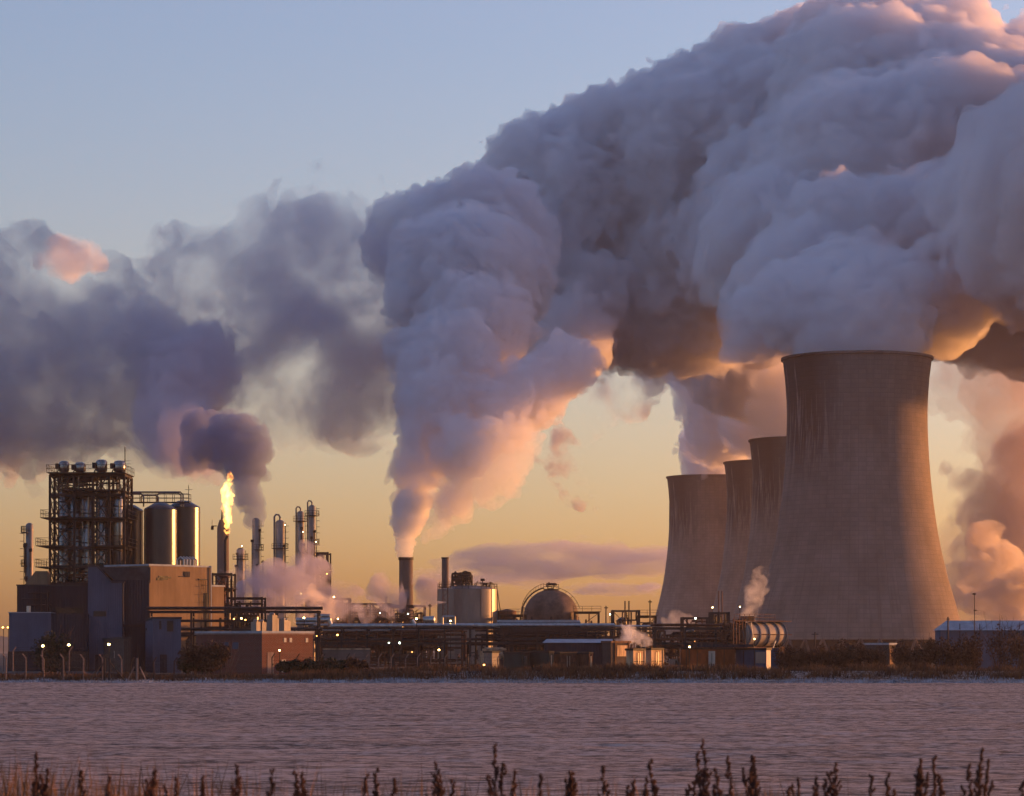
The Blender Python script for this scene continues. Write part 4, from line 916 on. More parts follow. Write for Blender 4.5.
def container(label, px0, px1, Y, ytop, m_, left=None, L2=2.4, a=R(38), doors=True, d2=None):
    t, L, W2, H = block('container', label, 'container', px0, px1, Y, ytop, m_, left_px=left, L2=None if left else L2, roof=M['steel'], a=a)
    if doors:
        g = MB(); g.span((L * .48, -.05, .15), (L * .52, .02, H - .4)); g.span((L * .04, -.05, H * .5), (L * .96, .02, H * .53)); g.build('door_frame', M['steel'], t)
    g = MB()
    for x in (0, L):
        for y in (0,): g.box((x, y, H / 2 - .1), (.16, .16, H - .25))
    g.build('corner_post', m_, t)
    for q in (.42, .58):
        g = MB(); g.tube([(L * q, -.09, .2), (L * q, -.09, H - .5)], .03, 4); g.build('lock_bar', M['silver'], t)
    return t, L, W2, H
container('dark green container with an open shadowed bay, leftmost of the dark row', 521, 529, 346, 652, M['green'], left=504)
container('dark container with a pale side strip in the middle of the dark row', 549, 553, 345, 651, M['green'], left=524)
container('rust stained container at the right of the dark row', 560, 576, 346, 652, M['rust'], L2=1.5)
container('brown container at the right end of the dark row beside the long shed', 589, 592, 347, 652, M['rust'], left=573)
container('cream container with a dark stain, left one of the sunlit pair', 633, 644.5, 332, 648.5, M['cream'], L2=1.0, a=R(50))
container('cream container with a square hatch, right one of the sunlit pair', 651, 663, 336, 648, M['cream'], L2=1.0, a=R(50))
t, L, W2, H = block('cabin', 'pale boxed plant unit left of the dark container row', 'cabin', 492, 499, 360, 651, M['tank'], left_px=484, roof=M['steel'], a=R(45))
t = thing('site_cabin', 'long orange brown cabin with a white door beside the blue container', 'cabin', at(681, 348, YARD), 0)
w = PX(735, 348) - PX(681, 348); H = PZ(649.5, 348) - YARD
g = MB(); g.span((0, 0, 0), (w, 3, H)); g.build('wall', M['orange'], t)
g = MB(); g.span((1.1, -.4, H + .25), (w + 2.2, 3.3, H + .62)); g.build('canopy', M['cladd'], t)
g = MB(); g.span((-.05, -.08, H), (w + .05, 3.08, H + .12)); g.build('roof', M['steel'], t)
g = MB(); g.span((w * .51, -.07, .1), (w * .63, .02, H - .2)); f = g.build('door', M['white'], t)
g = MB(); g.box((w * .57, -.09, H * .5), (.07, .06, H * .7)); g.build('door_seam', M['steel'], f)
for q in (.1, .3, .8):
    g = MB(); g.box((w * q, -.03, H / 2), (.12, .08, H)); g.build('batten', M['rust'], t)
t, L, W2, H = block('container', 'blue container with one bright gold end catching the sun', 'container', 766, 770.5, 347, 648, M['blue'], left_px=736, roof=M['steel'], a=R(62))
g = MB(); g.span((-.05, W2 * .36, H * .12), (.01, W2 * .40, H * .9)); g.span((-.05, W2 * .72, H * .12), (.01, W2 * .76, H * .9)); g.build('side_strip', M['steel'], t)
g = MB(); g.span((-.06, .1, H * .42), (.0, W2 * .34, H * .85)); g.build('pale_panel', M['tank'], t)
g = MB(); g.span((.03, -.05, .1), (L * .97, .01, H - .3)); g.build('end_panel', M['white'], t)
t = thing('small_tank', 'low blue box tank right of the blue container', 'tank', at(771, 356, YARD), 0)
g = MB(); g.span((0, 0, 0), (W(8, 356), 2, PZ(648, 356) - YARD)); g.build('body', M['blue'], t)
g = MB(); g.rail([(0, 0, PZ(648, 356) - YARD), (W(8, 356), 0, PZ(648, 356) - YARD)], .5, .04, .5); g.build('railing', M['steel'], t)

# parked van
t = thing('van', 'small pale van parked left of the orange brown cabin', 'van', at(669.5, 345, YARD), 0)
def wheel(x):
    g = MB(); g.lathe([(.12, -.11), (.33, -.11), (.33, .11), (.12, .11)], 16, (x, -.02, .33), 'y'); f = g.build('wheel', M['wood'], t)
    g = MB(); g.lathe([(.05, -.14), (.17, -.13), (.17, .10), (.05, .10)], 12, (x, -.02, .33), 'y'); g.build('hub', M['silver'], f)
w = W(11, 345); g = MB(); g.prism([(0, .28), (w, .28), (w, .95), (w * .86, 1.08), (w * .72, 1.85), (w * .06, 1.9), (0, 1.7)], .1, 1.8); g.build('body', M['tank'], t)
g = MB(); g.prism([(w * .52, 1.12), (w * .80, 1.12), (w * .70, 1.72), (w * .52, 1.74)], .08, 1.82); g.build('window', M['glass'], t)
wheel(w * .2); wheel(w * .8)
g = MB(); g.box((w + .01, .45, .78), (.06, .3, .18)); g.build('headlight', M['lampw'], t)

# heap of sunlit plant beyond the dark row
t = thing('plant_heap', 'jumble of sunlit pipes and ducts left of the dark container row', 'pipework', at(480, 372, YARD), 0)
g = MB(); pipes(g, (0, 0, .2), (W(26, 372), 4, 3.2), 26, (.1, .3), 5, 4); g.build('pipework', M['cream'], t)
g = MB(); g.box((.9, .5, 1.3), (1.1, 1.0, 1.2)); g.box((2.6, .3, 1.0), (.9, .9, 1.4)); g.box((1.7, .8, 2.4), (.8, .8, .7)); g.build('duct', M['rust'], t)

# ribbed horizontal tank
YH = 400; t = thing('ribbed_tank', 'big white horizontal tank with dark hoops, lying left of the largest tower', 'tank', at(740, YH, PZ(646.5, YH)), R(40))
L = run(740, YH, 779, R(40)); r = W(12, YH); g = MB(); g.lathe([(.3, -.35), (r * .6, -.28), (r * .9, -.1), (r, .1), (r, L - .1), (r * .9, L + .22), (r * .6, L + .42), (.3, L + .5)], 40, (0, 0, r), 'x'); g.build('shell', mat('tank_white', (.30, .25, .22), .6, .0, .2, .6, stretch=(1, 1, .4)), t, True)
for q in (.06, .30, .53, .78, .98):
    g = MB(); g.lathe([(r + .004, L * q - .12), (r + .12, L * q - .12), (r + .12, L * q + .12), (r + .004, L * q + .12)], 40, (0, 0, r), 'x', closed=True); g.build('hoop', M['cladg'], t)
g = MB(); g.span((.2, -r * .8, -.9), (L - .2, r * .8, -.05)); g.tube([(.3, -r - .06, r), (L + .8, -r - .06, r)], .07, 5)
for q in (.1, .35, .6, .9): g.box((L * q, -.3, -1.6), (.3, .4, 2.6))
g.build('cradle', M['rust'], t)
g = MB(); g.span((-2.6, -1.5, 2 * r + .15), (L + 1.0, .9, 2 * r + .25)); g.rail([(-2.6, -1.5, 2 * r + .25), (L * .7, -1.5, 2 * r + .25)], .9, .035, .9); g.build('walkway', M['rust'], t)
g = MB(); g.prism([(-.3, 2 * r + .26), (1.6, 2 * r + .26), (1.6, 2 * r + .9), (.5, 2 * r + .9)], -1.2, .4); g.build('hood', M['wood'], t)
g = MB(); pipes(g, (-2.6, -1.2, -.6), (-.3, 1.2, 2 * r + .1), 34, (.06, .16), 44, 5)
for k in range(5): g.box((-2.6 + .58 * k, -1.3, r), (.12, .12, 2 * r + 1))
g.build('end_pipework', M['rust'], t)
g = MB(); g.tube([(1.1, -1.8, -.3), (.4, -1.8, 2 * r)], .06, 4); g.tube([(L * .55, -1.6, -1.6), (L * .55 + 1.2, -1.6, .8)], .1, 4); g.build('brace', M['silver'], t)
lattice('vent_structure', 'knot of pipework with thin twin vents in front of the far towers', 720, 18, 470, 612, 4, 21, 26, lev=2, vess=1)
t = thing('vent_pair', 'pair of thin red vents in front of the farthest tower', 'vents', at(720.5, 470, YARD), 0)
for q in (-.3, .25):
    g = MB(); g.tube([(q, 0, 0), (q, 0, PZ(591, 470) - YARD)], .1, 6); g.build('pipe', M['rust'], t)
t = thing('stack', 'slim dark stack at the left edge of the farthest tower', 'stack', at(670.5, 1462, YARD), 0)
g = MB(); g.tube([(0, 0, 0), (0, 0, PZ(494, 1380) - YARD)], 1.1, 10, .7); g.build('shaft', M['steel'], t)

# right hand shed
t, w, H = shed('long grey shed with a frosted roof at the right edge of the plant', 940, 1110, 430, 620.5, 5, M['cladg'], M['frost'], 1.5)
t, L, W2, H = block('cabin', 'small dark cabin with a sunlit end at the foot of the largest tower', 'cabin', 889, 896, 362, 643, M['brickd'], left_px=864, roof=M['frost'], a=R(50))
g = MB(); g.span((.1, -.06, H * .3), (L * .9, .02, H * .8)); g.build('end_panel', M['rust'], t)
t = thing('utility_cabinet', 'narrow rust coloured cabinet standing in the scrub right of the blue container', 'cabinet', at(813, 352, YARD), 0)
g = MB(); g.span((0, 0, 0), (.7, .6, 2.6)); g.build('body', M['rust'], t); g = MB(); g.span((.08, -.05, .2), (.62, .0, 2.4)); g.build('door', M['cream'], t)
for px, Y, yt, lab in ((948, 380, 617, 'plain dark pole at the left end of the right hand shed'), (815, 372, 632, 'short pole with a lamp crossarm rising from the scrub left of the shed')):
    t = thing('utility_pole', lab, 'pole', at(px, Y, YARD), 0); H = PZ(yt, Y) - YARD
    g = MB(); g.tube([(0, 0, 0), (0, 0, H)], .13, 6, .09); g.build('pole', M['wood'], t)
    g = MB(); g.box((0, 0, H - .3), (.9 if px < 900 else .4, .12, .12)); g.build('crossarm', M['wood'], t)
t = thing('lamp_mast', 'tall lamp mast with two heads between the largest tower and the right edge', 'lamp mast', at(974.5, 420, YARD), 0); H = PZ(594, 420) - YARD
g = MB(); g.tube([(0, 0, 0), (0, 0, H)], .09, 6, .05); g.build('pole', M['wood'], t)
g = MB(); g.box((-.05, 0, H), (.5, .3, .22)); g.build('lamp_head', M['wood'], t); g = MB(); g.box((.12, 0, PZ(610.5, 420) - YARD), (.5, .25, .16)); g.build('lamp_head', M['wood'], t)

# ---------------------------------------------------------------- fences
YF = 304
def post_mb(h, side=1):
    g = MB(); g.tube([(0, 0, 0), (0, 0, h - .45)], .085, 4); g.tube([(0, 0, h - .48), (side * .34, -.1, h)], .075, 4); return g
def fence(label, x0, x1, y, step, h, side, m_, wires=6, skip=()):
    z0 = float(ground_h(0, y)); t = thing('fence', label, 'fence', (x0, y, z0), 0); n = int((x1 - x0) / step); rg_ = random.Random(n)
    base = post_mb(h, side).build('post', m_, t); base.location = (0, 0, 0)
    for i in range(1, n + 1):
        if i in skip: continue
        c = base.copy(); col.objects.link(c); c.location = (i * step + rg_.uniform(-.12, .12), 0, rg_.uniform(-.1, .04)); c.rotation_euler = (0, rg_.uniform(-.02, .02), 0)
    g = MB()
    for k in range(wires):
        z = .25 + (h - .7) * k / (wires - 1); g.tube([(0, -.09, z), (x1 - x0, -.09, z)], .012, 3)
    for k in (0, 1): g.tube([(side * (.15 + .15 * k), -.14, h - .3 + .22 * k), (x1 - x0 + side * .2, -.14, h - .3 + .22 * k)], .012, 3)
    g.build('wire', M['steel'], t)
    g = MB(); w = x1 - x0; k = int(w / .5)
    for i in range(k):
        g.tube([(i * .5, -.08, .1), (min(i * .5 + h - .5, w), -.08, h - .45)], .008, 3); g.tube([(i * .5, -.085, h - .45), (min(i * .5 + h - .5, w), -.085, .1)], .008, 3)
    g.build('mesh', M['steel'], t); return t
fence('pale cranked concrete post fence along the left, below the three yard lamps', PX(6, YF), PX(122, YF), YF, 2.05, 2.75, -1, M['conc'])
fence('second run of cranked posts leaning the other way, just behind the left fence', PX(13, YF + 5), PX(86, YF + 5), YF + 5, 3.1, 2.65, 1, M['conc'])
fence('dark cranked posts in front of the blue grey corner building', PX(131, YF), PX(182, YF), YF, 2.35, 2.4, 1, M['wood'])
fence('pale cranked post fence in front of the central pipe racks', PX(352, 322), PX(500, 322), 322, 1.5, 2.6, 1, M['conc'])
fence('dark cranked posts beside the brick building and the hedge', PX(272, 325), PX(349, 325), 325, 2.9, 2.6, 1, M['wood'])
for px, w_, m_, lab in ((107, 1.9, M['wood'], 'dark double gate post with two raking braces in the left fence'), (137, 1.0, M['conc'], 'pale straining post with two raking braces beside the corner building')):
    t = thing('braced_post', lab, 'gate post', (PX(px, YF - .6), YF - .6, float(ground_h(0, YF - .6))), 0)
    for q in ((-.28, .28) if w_ > 1.5 else (0,)):
        g = MB(); g.box((q, 0, 1.2), (.22, .2, 2.4)); g.build('post', m_, t)
    for s_ in (-1, 1):
        g = MB(); g.tube([(s_ * .3, 0, 1.5 if w_ < 1.5 else 2.0), (s_ * w_, -.2, 0)], .08, 5); g.build('brace', m_, t)

# ---------------------------------------------------------------- bushes and bare scrub
def bush(name, label, px, Y, base, w, h, d, n, mt, seed, twig=True, leaf=.16, cat='bush', group=None, bare=0):
    rg_ = np.random.RandomState(seed); t = thing(name, label, cat, at(px, Y, base), 0, group)
    k = 7; cs = np.stack([rg_.uniform(-.38, .38, k) * w, rg_.uniform(-.4, .4, k) * d, rg_.uniform(.3, .62, k) * h], 1); rs = rg_.uniform(.22, .38, k)
    if n:
        i = rg_.randint(0, k, n); dd = rg_.normal(size=(n, 3)); dd /= np.linalg.norm(dd, axis=1)[:, None]; dd *= (rg_.rand(n, 1) ** .45)
        P = cs[i] + dd * np.stack([rs[i] * w * .8, rs[i] * d, rs[i] * h * 1.05], 1); P[:, 2] = np.maximum(P[:, 2], .05)
        a = rg_.normal(size=(n, 3)); a /= np.linalg.norm(a, axis=1)[:, None]; b = np.cross(a, rg_.normal(size=(n, 3))); b /= np.linalg.norm(b, axis=1)[:, None]
        sz = leaf * rg_.uniform(.6, 1.4, (n, 1)); V = np.stack([P - a * sz, P + b * sz * .6, P + a * sz, P - b * sz * .6], 1).reshape(-1, 3)
        Q = np.arange(n * 4).reshape(n, 4); o = np_mesh('foliage', V, Q, mt, False); o.parent = t
    g = MB(); r2 = random.Random(seed)
    for _ in range(bare or 14):
        x, y = r2.uniform(-.35, .35) * w, r2.uniform(-.35, .35) * d; p = Vector((x * .5, y * .5, 0)); P = [p]; dr = Vector((x * .5, y * .5, h * .9)).normalized()
        L = h * r2.uniform(.6, 1.05)
        for _s in range(4): dr = (dr + Vector((r2.gauss(0, .16), r2.gauss(0, .16), 0))).normalized(); p = p + dr * L / 4; P.append(p)
        g.tube(P, .05, 3, .012, cap=False)
        for _b in range(5):
            q = P[r2.randint(1, 3)]; e = q + Vector((r2.gauss(0, .22), r2.gauss(0, .2), r2.uniform(.15, .4))) * L * .5; g.tube([q, e], .022, 3, .008, cap=False)
    g.build('branches', M['twig'], t); return t
M['twig'] = mat('bare_twig', (.085, .048, .035), .9, 0, .3, 2)
M['leaf'] = mat('dark_evergreen', (.035, .04, .022), .8, 0, .4, 1.5, stretch=(1, 1, 1)); M['leafr'] = mat('brown_scrub_leaf', (.065, .036, .025), .85, 0, .4, 1.2, stretch=(1, 1, 1))
bush('tree', 'dark round tree in front of the far left annex', 57, 345, YARD, 5.2, PZ(623, 345) - YARD, 4, 3600, M['leaf'], 1, cat='tree')
bush('bush', 'big tangled dark bush hiding the shaded side of the brick building', 218, 322, .6, 7.6, PZ(636, 322) - .6, 4, 4200, M['leafr'], 2)
bush('bush', 'lower dark bush left of the big tangled one, before the corner building', 192, 325, .6, 3.6, PZ(645, 325) - .6, 3, 1800, M['leaf'], 3)
hd = [(292, 14), (303, 9), (316, 11), (330, 10), (340, 9), (352, 8), (363, 9)]
for i, (px, wq) in enumerate(hd):
    bush('hedge_bush', ['low dark hedge bush nearest the brick building door', 'dark hedge bush, second to the right of the brick building', 'tallest dark hedge bush right of the brick building', 'rounded hedge bush left of the low buff wall', 'hedge bush in front of the low buff wall', 'reddish hedge bush before the pipe rack, left one', 'reddish hedge bush before the pipe rack, right one'][i],
         px, 316, .7, W(wq, 316) * 2.0, PZ([658, 656, 655, 657, 659, 655, 657][i], 316) - .7, 2.2, 1500, M['leaf'] if i < 5 else M['leafr'], 10 + i, group='hedge bushes by the brick building')
SC = ['scrub thicket just right of the blue container', 'scrub thicket behind the rust coloured cabinet', 'scrub thicket before the left foot of the largest tower', 'scrub thicket left of the small dark cabin', 'low scrub in front of the small dark cabin', 'scrub thicket right of the small dark cabin', 'scrub thicket below the plain dark pole', 'reddish scrub thicket before the frosted shed', 'tall bare scrub rising over the frosted shed roof', 'scrub thicket below the tall lamp mast', 'bare scrub at the right edge of the frosted shed', 'dense scrub at the far right edge']
for i, (px, yt, wq) in enumerate(((790, 646, 22), (808, 648, 22), (830, 641, 24), (852, 642, 24), (876, 650, 20), (906, 640, 22), (925, 637, 22), (945, 640, 24), (1003, 612, 26), (968, 634, 24), (1022, 628, 26), (1045, 634, 26))):
    bush('scrub', SC[i], px, 330 + (i % 3) * 6, YARD, W(wq, 330) * 1.3, PZ(yt - 5, 335) - YARD, 3.5, 2600 if i not in (8, 10) else 900, M['leafr'], 40 + i, group='scrub thickets before the largest tower', leaf=.13, bare=26)
t, L, W2, H = block('boundary_wall', 'low buff topped wall between the hedge and the pipe rack', 'wall', 323, 324, 330, 648.5, M['conc'], L2=.3, roof=M['conc'], a=R(20), parapet=False)
bpy.data.objects.remove(t.children[0]); [bpy.data.objects.remove(c) for c in list(t.children)]
w = W(47, 330); t.rotation_euler = (0, 0, R(3)); g = MB(); g.span((0, 0, 0), (w, .3, H - .15)); g.build('panel', M['concd'], t); g = MB(); g.span((-.05, -.08, H - .15), (w + .05, .38, H)); g.build('coping', M['cream'], t)

# ---------------------------------------------------------------- yard lamps
def lamp_proto(kind):
    t = thing('yard_lamp', 'x', 'lamp', (0, 0, 0), 0, 'lit yard lamps'); return t
lampspecs = [  # px, py, Y, material, radius px, label
    (43, 646, 340, 'lampw', 2.3, 'left one of the three bright floodlights before the sooty brick store'), (69, 645, 341, 'lampw', 2.3, 'middle one of the three bright floodlights before the sooty brick store'), (109, 644.5, 342, 'lampw', 2.3, 'right one of the three bright floodlights before the sooty brick store'),
    (3, 627.5, 396, 'lampy', 1.6, 'amber lamp at the very left edge below the annex'), (8, 627.5, 396.5, 'lampy', 1.4, 'second amber lamp at the left edge'),
    (234, 619, 392, 'lampy', 1.4, 'left lamp of the cluster beside the orange hall'), (241.5, 618.5, 393, 'lampw', 1.5, 'brightest lamp of the cluster beside the orange hall'), (245.5, 620, 391, 'lampy', 1.4, 'right amber lamp of the cluster beside the orange hall'),
    (279.5, 650.5, 348, 'lampw', 1.5, 'lamp over the pale door of the brick building'), (304, 618, 415, 'lampw', 1.7, 'lamp above the brick building roof vents'),
    (337.5, 635, 412, 'lampy', 1.8, 'amber lamp under the left end of the long rack'), (301, 593.5, 545, 'lampw', 1.3, 'lamp in the steam left of the dark tangled structure'), (327, 574, 548, 'lampy', 1.1, 'upper lamp on the dark tangled structure'), (334, 597, 546, 'lampw', 1.5, 'lamp at the right foot of the dark tangled structure'), (338, 619, 500, 'lampw', 1.2, 'small lamp above the thick silver pipeline'),
    (389, 643, 410, 'lampc', 1.3, 'small greenish lamp under the long rack'), (399.5, 643, 410, 'lampc', 1.8, 'larger greenish white lamp under the long rack'), (416.5, 618.8, 418, 'lampw', 1.9, 'bright lamp where the silver pipeline steps up'), (439, 650, 360, 'lampw', 1.7, 'lamp standing low behind the cranked post fence'), (450.5, 621, 425, 'lampw', 1.5, 'lamp in front of the big round tank'),
    (484, 665, 318, 'lampy', 1.8, 'amber light near the ground left of the dark containers'), (585, 625, 500, 'lampy', 1.5, 'amber lamp right of the gas sphere'), (610, 614.5, 590, 'lampc', 1.1, 'greenish lamp on the cross braced frame'), (380, 613, 640, 'lampc', .9, 'small greenish lamp at the foot of the squat chimney'), (408, 614, 640, 'lampc', .9, 'small lamp right of the squat chimney foot'),
    (695.5, 618.5, 420, 'lampc', 1.6, 'greenish lamp above the reddish pipe rack'), (712.5, 607.5, 465, 'lampw', 1.3, 'lamp beside the thin red vents'), (740, 607, 470, 'lampw', 1.1, 'lamp right of the thin red vents'), (689.5, 647, 346, 'lampw', 1.7, 'lamp on the corner of the orange brown cabin'), (754.5, 639, 346, 'lampw', 1.1, 'lamp before the ribbed tank'), (965, 651, 340, 'lampy', 1.0, 'small amber lamp in the scrub before the frosted shed'),
    (317, 636, 405, 'lampy', 1.3, 'amber lamp at the right end of the overhead pipe bridge'), (285, 525, 557, 'lampw', .8, 'tiny lamp near the top of the domed column'), (303, 532, 557, 'lampw', .8, 'tiny lamp high on the left arched column'), (316, 542, 560, 'lampw', .8, 'tiny lamp high on the tallest refinery column'), (242, 546, 575, 'lampw', .8, 'tiny lamp on top of the short pale column')]
for px, py, Y, mk, rp, lab in lampspecs:
    zl = PZ(py, Y); g0 = YARD; t = thing('yard_lamp', lab, 'lamp', at(px, Y, g0), 0, 'lit yard lamps'); zz = zl - g0; r = W(rp, Y) * .54
    g = MB(); g.lathe([(r * .3, -r * .8), (r * .9, -r * .4), (r, 0), (r * .8, r * .5), (r * .25, r * .8)], 10, (0, -.12, zz)); g.build('bulb', M[mk], t, True)
    g = MB(); g.box((0, .12 + r, zz + .1), (r * 1.6, .1, .1)); g.tube([(0, .3 + r, 0), (0, .3 + r, zz + .1)], .05, 5); g.build('pole', M['steel'], t)
# ---------------------------------------------------------------- ground level steam between the units
def gsteam(label, pts, h, dens, scale, seed, lo=.42, hi=.66, colr=(.93, .92, .94), big=None, sr=.6, name='ground_steam'):
    o, _, _ = billow(name, blobs_px(pts), h, wisp_mat('wisp_%d' % seed, dens, scale, lo, hi, colr, .3, off=seed * 3.1, detail=3), seed=seed, big=big)
    o.data.materials[0].cycles.volume_step_rate = sr
    tag(o, label, 'steam', kind='stuff')
gsteam('grey steam drifting round the refinery columns', [(250, 600, 530, 22), (262, 575, 540, 18), (285, 590, 530, 26), (300, 570, 540, 18), (320, 590, 545, 22), (340, 600, 545, 20), (200, 600, 552, 8), (235, 580, 545, 14), (232, 555, 552, 10), (300, 550, 552, 9), (315, 560, 550, 12), (270, 600, 525, 20), (345, 612, 540, 18), (365, 605, 545, 14), (310, 575, 545, 12), (258, 570, 548, 10), (220, 600, 552, 12)], .8, 0.257, 0.14, 21, 0.42, 0.58, (.60, .57, .66), big=4)  # darker scatter colour stands in for shade on this steam
gsteam('orange lit puff of steam over the brick building vents', [(300, 605, 450, 11), (312, 598, 452, 12), (322, 604, 452, 11), (308, 612, 450, 10), (330, 614, 450, 7), (292, 612, 450, 6)], .35, .5, .45, 22, .42, .62, (.97, .86, .76), big=2)  # low sun put into the scatter colour as an orange tint
gsteam('low steam between the dark structure and the squat chimney', [(350, 612, 480, 10), (368, 608, 482, 13), (390, 612, 480, 11), (425, 612, 480, 10), (440, 606, 482, 8), (380, 590, 600, 14), (372, 575, 600, 8), (395, 600, 600, 14), (428, 590, 660, 14), (440, 598, 655, 14), (420, 580, 662, 11)], .7, 0.372, 0.168, 23, 0.42, 0.58, (.66, .62, .68), big=3)  # scatter colour dulled to give this steam its shaded tone
gsteam('grey steam rising behind the slender chimney', [(428, 580, 640, 11), (440, 590, 640, 15), (450, 583, 640, 9), (422, 596, 640, 12), (455, 598, 640, 12)], .7, 0.458, 0.168, 24, 0.4, 0.56, (.6, .57, .64), big=3)  # shade put into the colour: darker than plain white steam
gsteam('thin steam leaking beside the two cream containers', [(622, 640, 380, 7), (632, 634, 381, 9), (642, 640, 380, 8), (636, 624, 382, 6), (648, 646, 380, 5), (625, 628, 382, 5)], .35, 0.66, .4, 25, .42, .62, big=1.5)
gsteam('orange steam rising between the ribbed tank and the largest tower', [(752, 612, 700, 9), (755, 600, 702, 11), (757, 585, 704, 12), (762, 575, 706, 9), (748, 622, 700, 8)], .6, 0.176, .25, 26, .42, .62, big=3)
gsteam('small steam puff before the farthest tower', [(680, 618, 600, 9), (672, 622, 600, 8), (690, 624, 600, 7), (660, 624, 600, 6)], .5, 0.22, .2, 27, .4, .6, big=2)
gsteam('sunlit steam low behind the right foot of the largest tower', [(962, 600, 1050, 12), (970, 580, 1060, 16), (990, 600, 1050, 14), (985, 570, 1060, 14), (1010, 590, 1050, 16), (1005, 560, 1070, 20), (1035, 580, 1060, 22), (1040, 610, 1050, 18), (965, 555, 1070, 10), (985, 535, 1080, 15)], 1.3, 0.216, .07, 28, .36, .56, (.85, .78, .76), big=7)
gsteam('steam column rolling up behind the right side of the largest tower', [(985, 520, 1150, 20), (1000, 490, 1150, 26), (1010, 540, 1150, 26), (960, 480, 1150, 14), (948, 462, 1150, 12), (1030, 500, 1150, 32), (975, 505, 1150, 20), (1030, 460, 1150, 34), (955, 512, 1150, 14), (1000, 530, 1150, 26), (985, 560, 1150, 30), (1035, 500, 1150, 30), (960, 590, 1150, 22), (1020, 590, 1150, 34), (1045, 540, 1150, 40), (948, 545, 1150, 12)], 1.8, 0.108, .045, 29, .38, .60, (.74, .68, .72), big=11)
gsteam('pale wisps torn off the steam arch left of the farthest tower', [(610, 385, 1250, 22), (640, 380, 1250, 20), (665, 385, 1250, 14), (600, 410, 1250, 18), (628, 405, 1250, 18), (585, 430, 1250, 14)], 2.0, 0.126, .04, 30, .42, .66, (.93, .92, .94), big=12)
gsteam('small grey scraps of steam drifting right of the orange plume', [(560, 470, 900, 18), (572, 490, 900, 14), (545, 455, 900, 16), (560, 440, 900, 16), (590, 500, 900, 9)], 1.2, 0.234, 0.098, 31, 0.46, 0.6, (.7, .68, .74), big=7)
gsteam('small orange capped cloud at the top of the left smoke', [(62, 250, 2600, 15), (78, 248, 2600, 14), (92, 255, 2600, 10), (46, 258, 2600, 10), (72, 264, 2600, 17), (58, 240, 2600, 8), (84, 243, 2600, 7), (102, 262, 2600, 8), (38, 264, 2600, 7)], 2.4, .06, .02, 32, .38, .6, big=14)
# distant cloud bars near the horizon, beyond the haze
def bar(label, px0, px1, py, thick, Y, dens, seed):
    rg_ = random.Random(seed); n = 26; SX = 3.2; w = (PX(px1, Y) - PX(px0, Y)) / SX; bl = []; T_ = W(thick, Y)
    for i in range(n):
        t_ = i / (n - 1); bl.append((w * (t_ - .5), rg_.uniform(-40, 40), rg_.uniform(-.55, .55) * T_, T_ * (.22 + .42 * math.sin(math.pi * (t_ * .9 + .05))) * rg_.uniform(.7, 1.1)))
    o, _, _ = billow('cloud_bar', bl, T_ / 7, wisp_mat('cloud_%d' % seed, dens, .03, .38, .62, (.52, .52, .60), .2, off=seed, detail=5), seed=seed, big=T_ * .4, amp=.6, warp=1)  # dark scatter colour stands in for shade cast by other clouds
    o.location = ((PX(px0, Y) + PX(px1, Y)) / 2, Y, PZ(py, Y)); o.scale = (SX, 2.5, 1)
    o.data.materials[0].cycles.volume_step_rate = .5; tag(o, label, 'cloud', kind='stuff')
veil = blobs_px([(1000, 385, 1150, 42), (968, 372, 1150, 22), (1012, 440, 1150, 38), (1018, 500, 1150, 36), (1012, 560, 1150, 38), (1000, 610, 1150, 30), (1060, 470, 1160, 70), (1060, 570, 1160, 60), (978, 515, 1150, 16), (975, 560, 1150, 22), (968, 600, 1150, 20), (990, 420, 1150, 16), (1060, 350, 1160, 70), (945, 375, 1150, 20), (935, 400, 1150, 13), (955, 405, 1150, 14), (958, 545, 1150, 18), (950, 575, 1150, 18), (945, 610, 1150, 18), (965, 520, 1150, 14)])
o, _, _ = billow('steam_veil', veil, 1.7, vol_mat('veil_steam', .035, (.86, .78, .78), .2), seed=61, n1=30, r1=(.2, .5), n2=6, big=8, soft=1, amp=.6, warp=.6)
tag(o, 'soft mauve veil of steam hanging behind the right side of the largest tower', 'steam', kind='stuff')
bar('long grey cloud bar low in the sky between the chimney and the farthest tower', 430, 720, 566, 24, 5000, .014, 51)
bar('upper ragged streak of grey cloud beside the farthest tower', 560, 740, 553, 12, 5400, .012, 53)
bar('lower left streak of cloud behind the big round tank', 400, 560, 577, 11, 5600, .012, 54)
bar('thin lower cloud bar above the gas sphere', 560, 670, 590, 9, 5200, .02, 52)
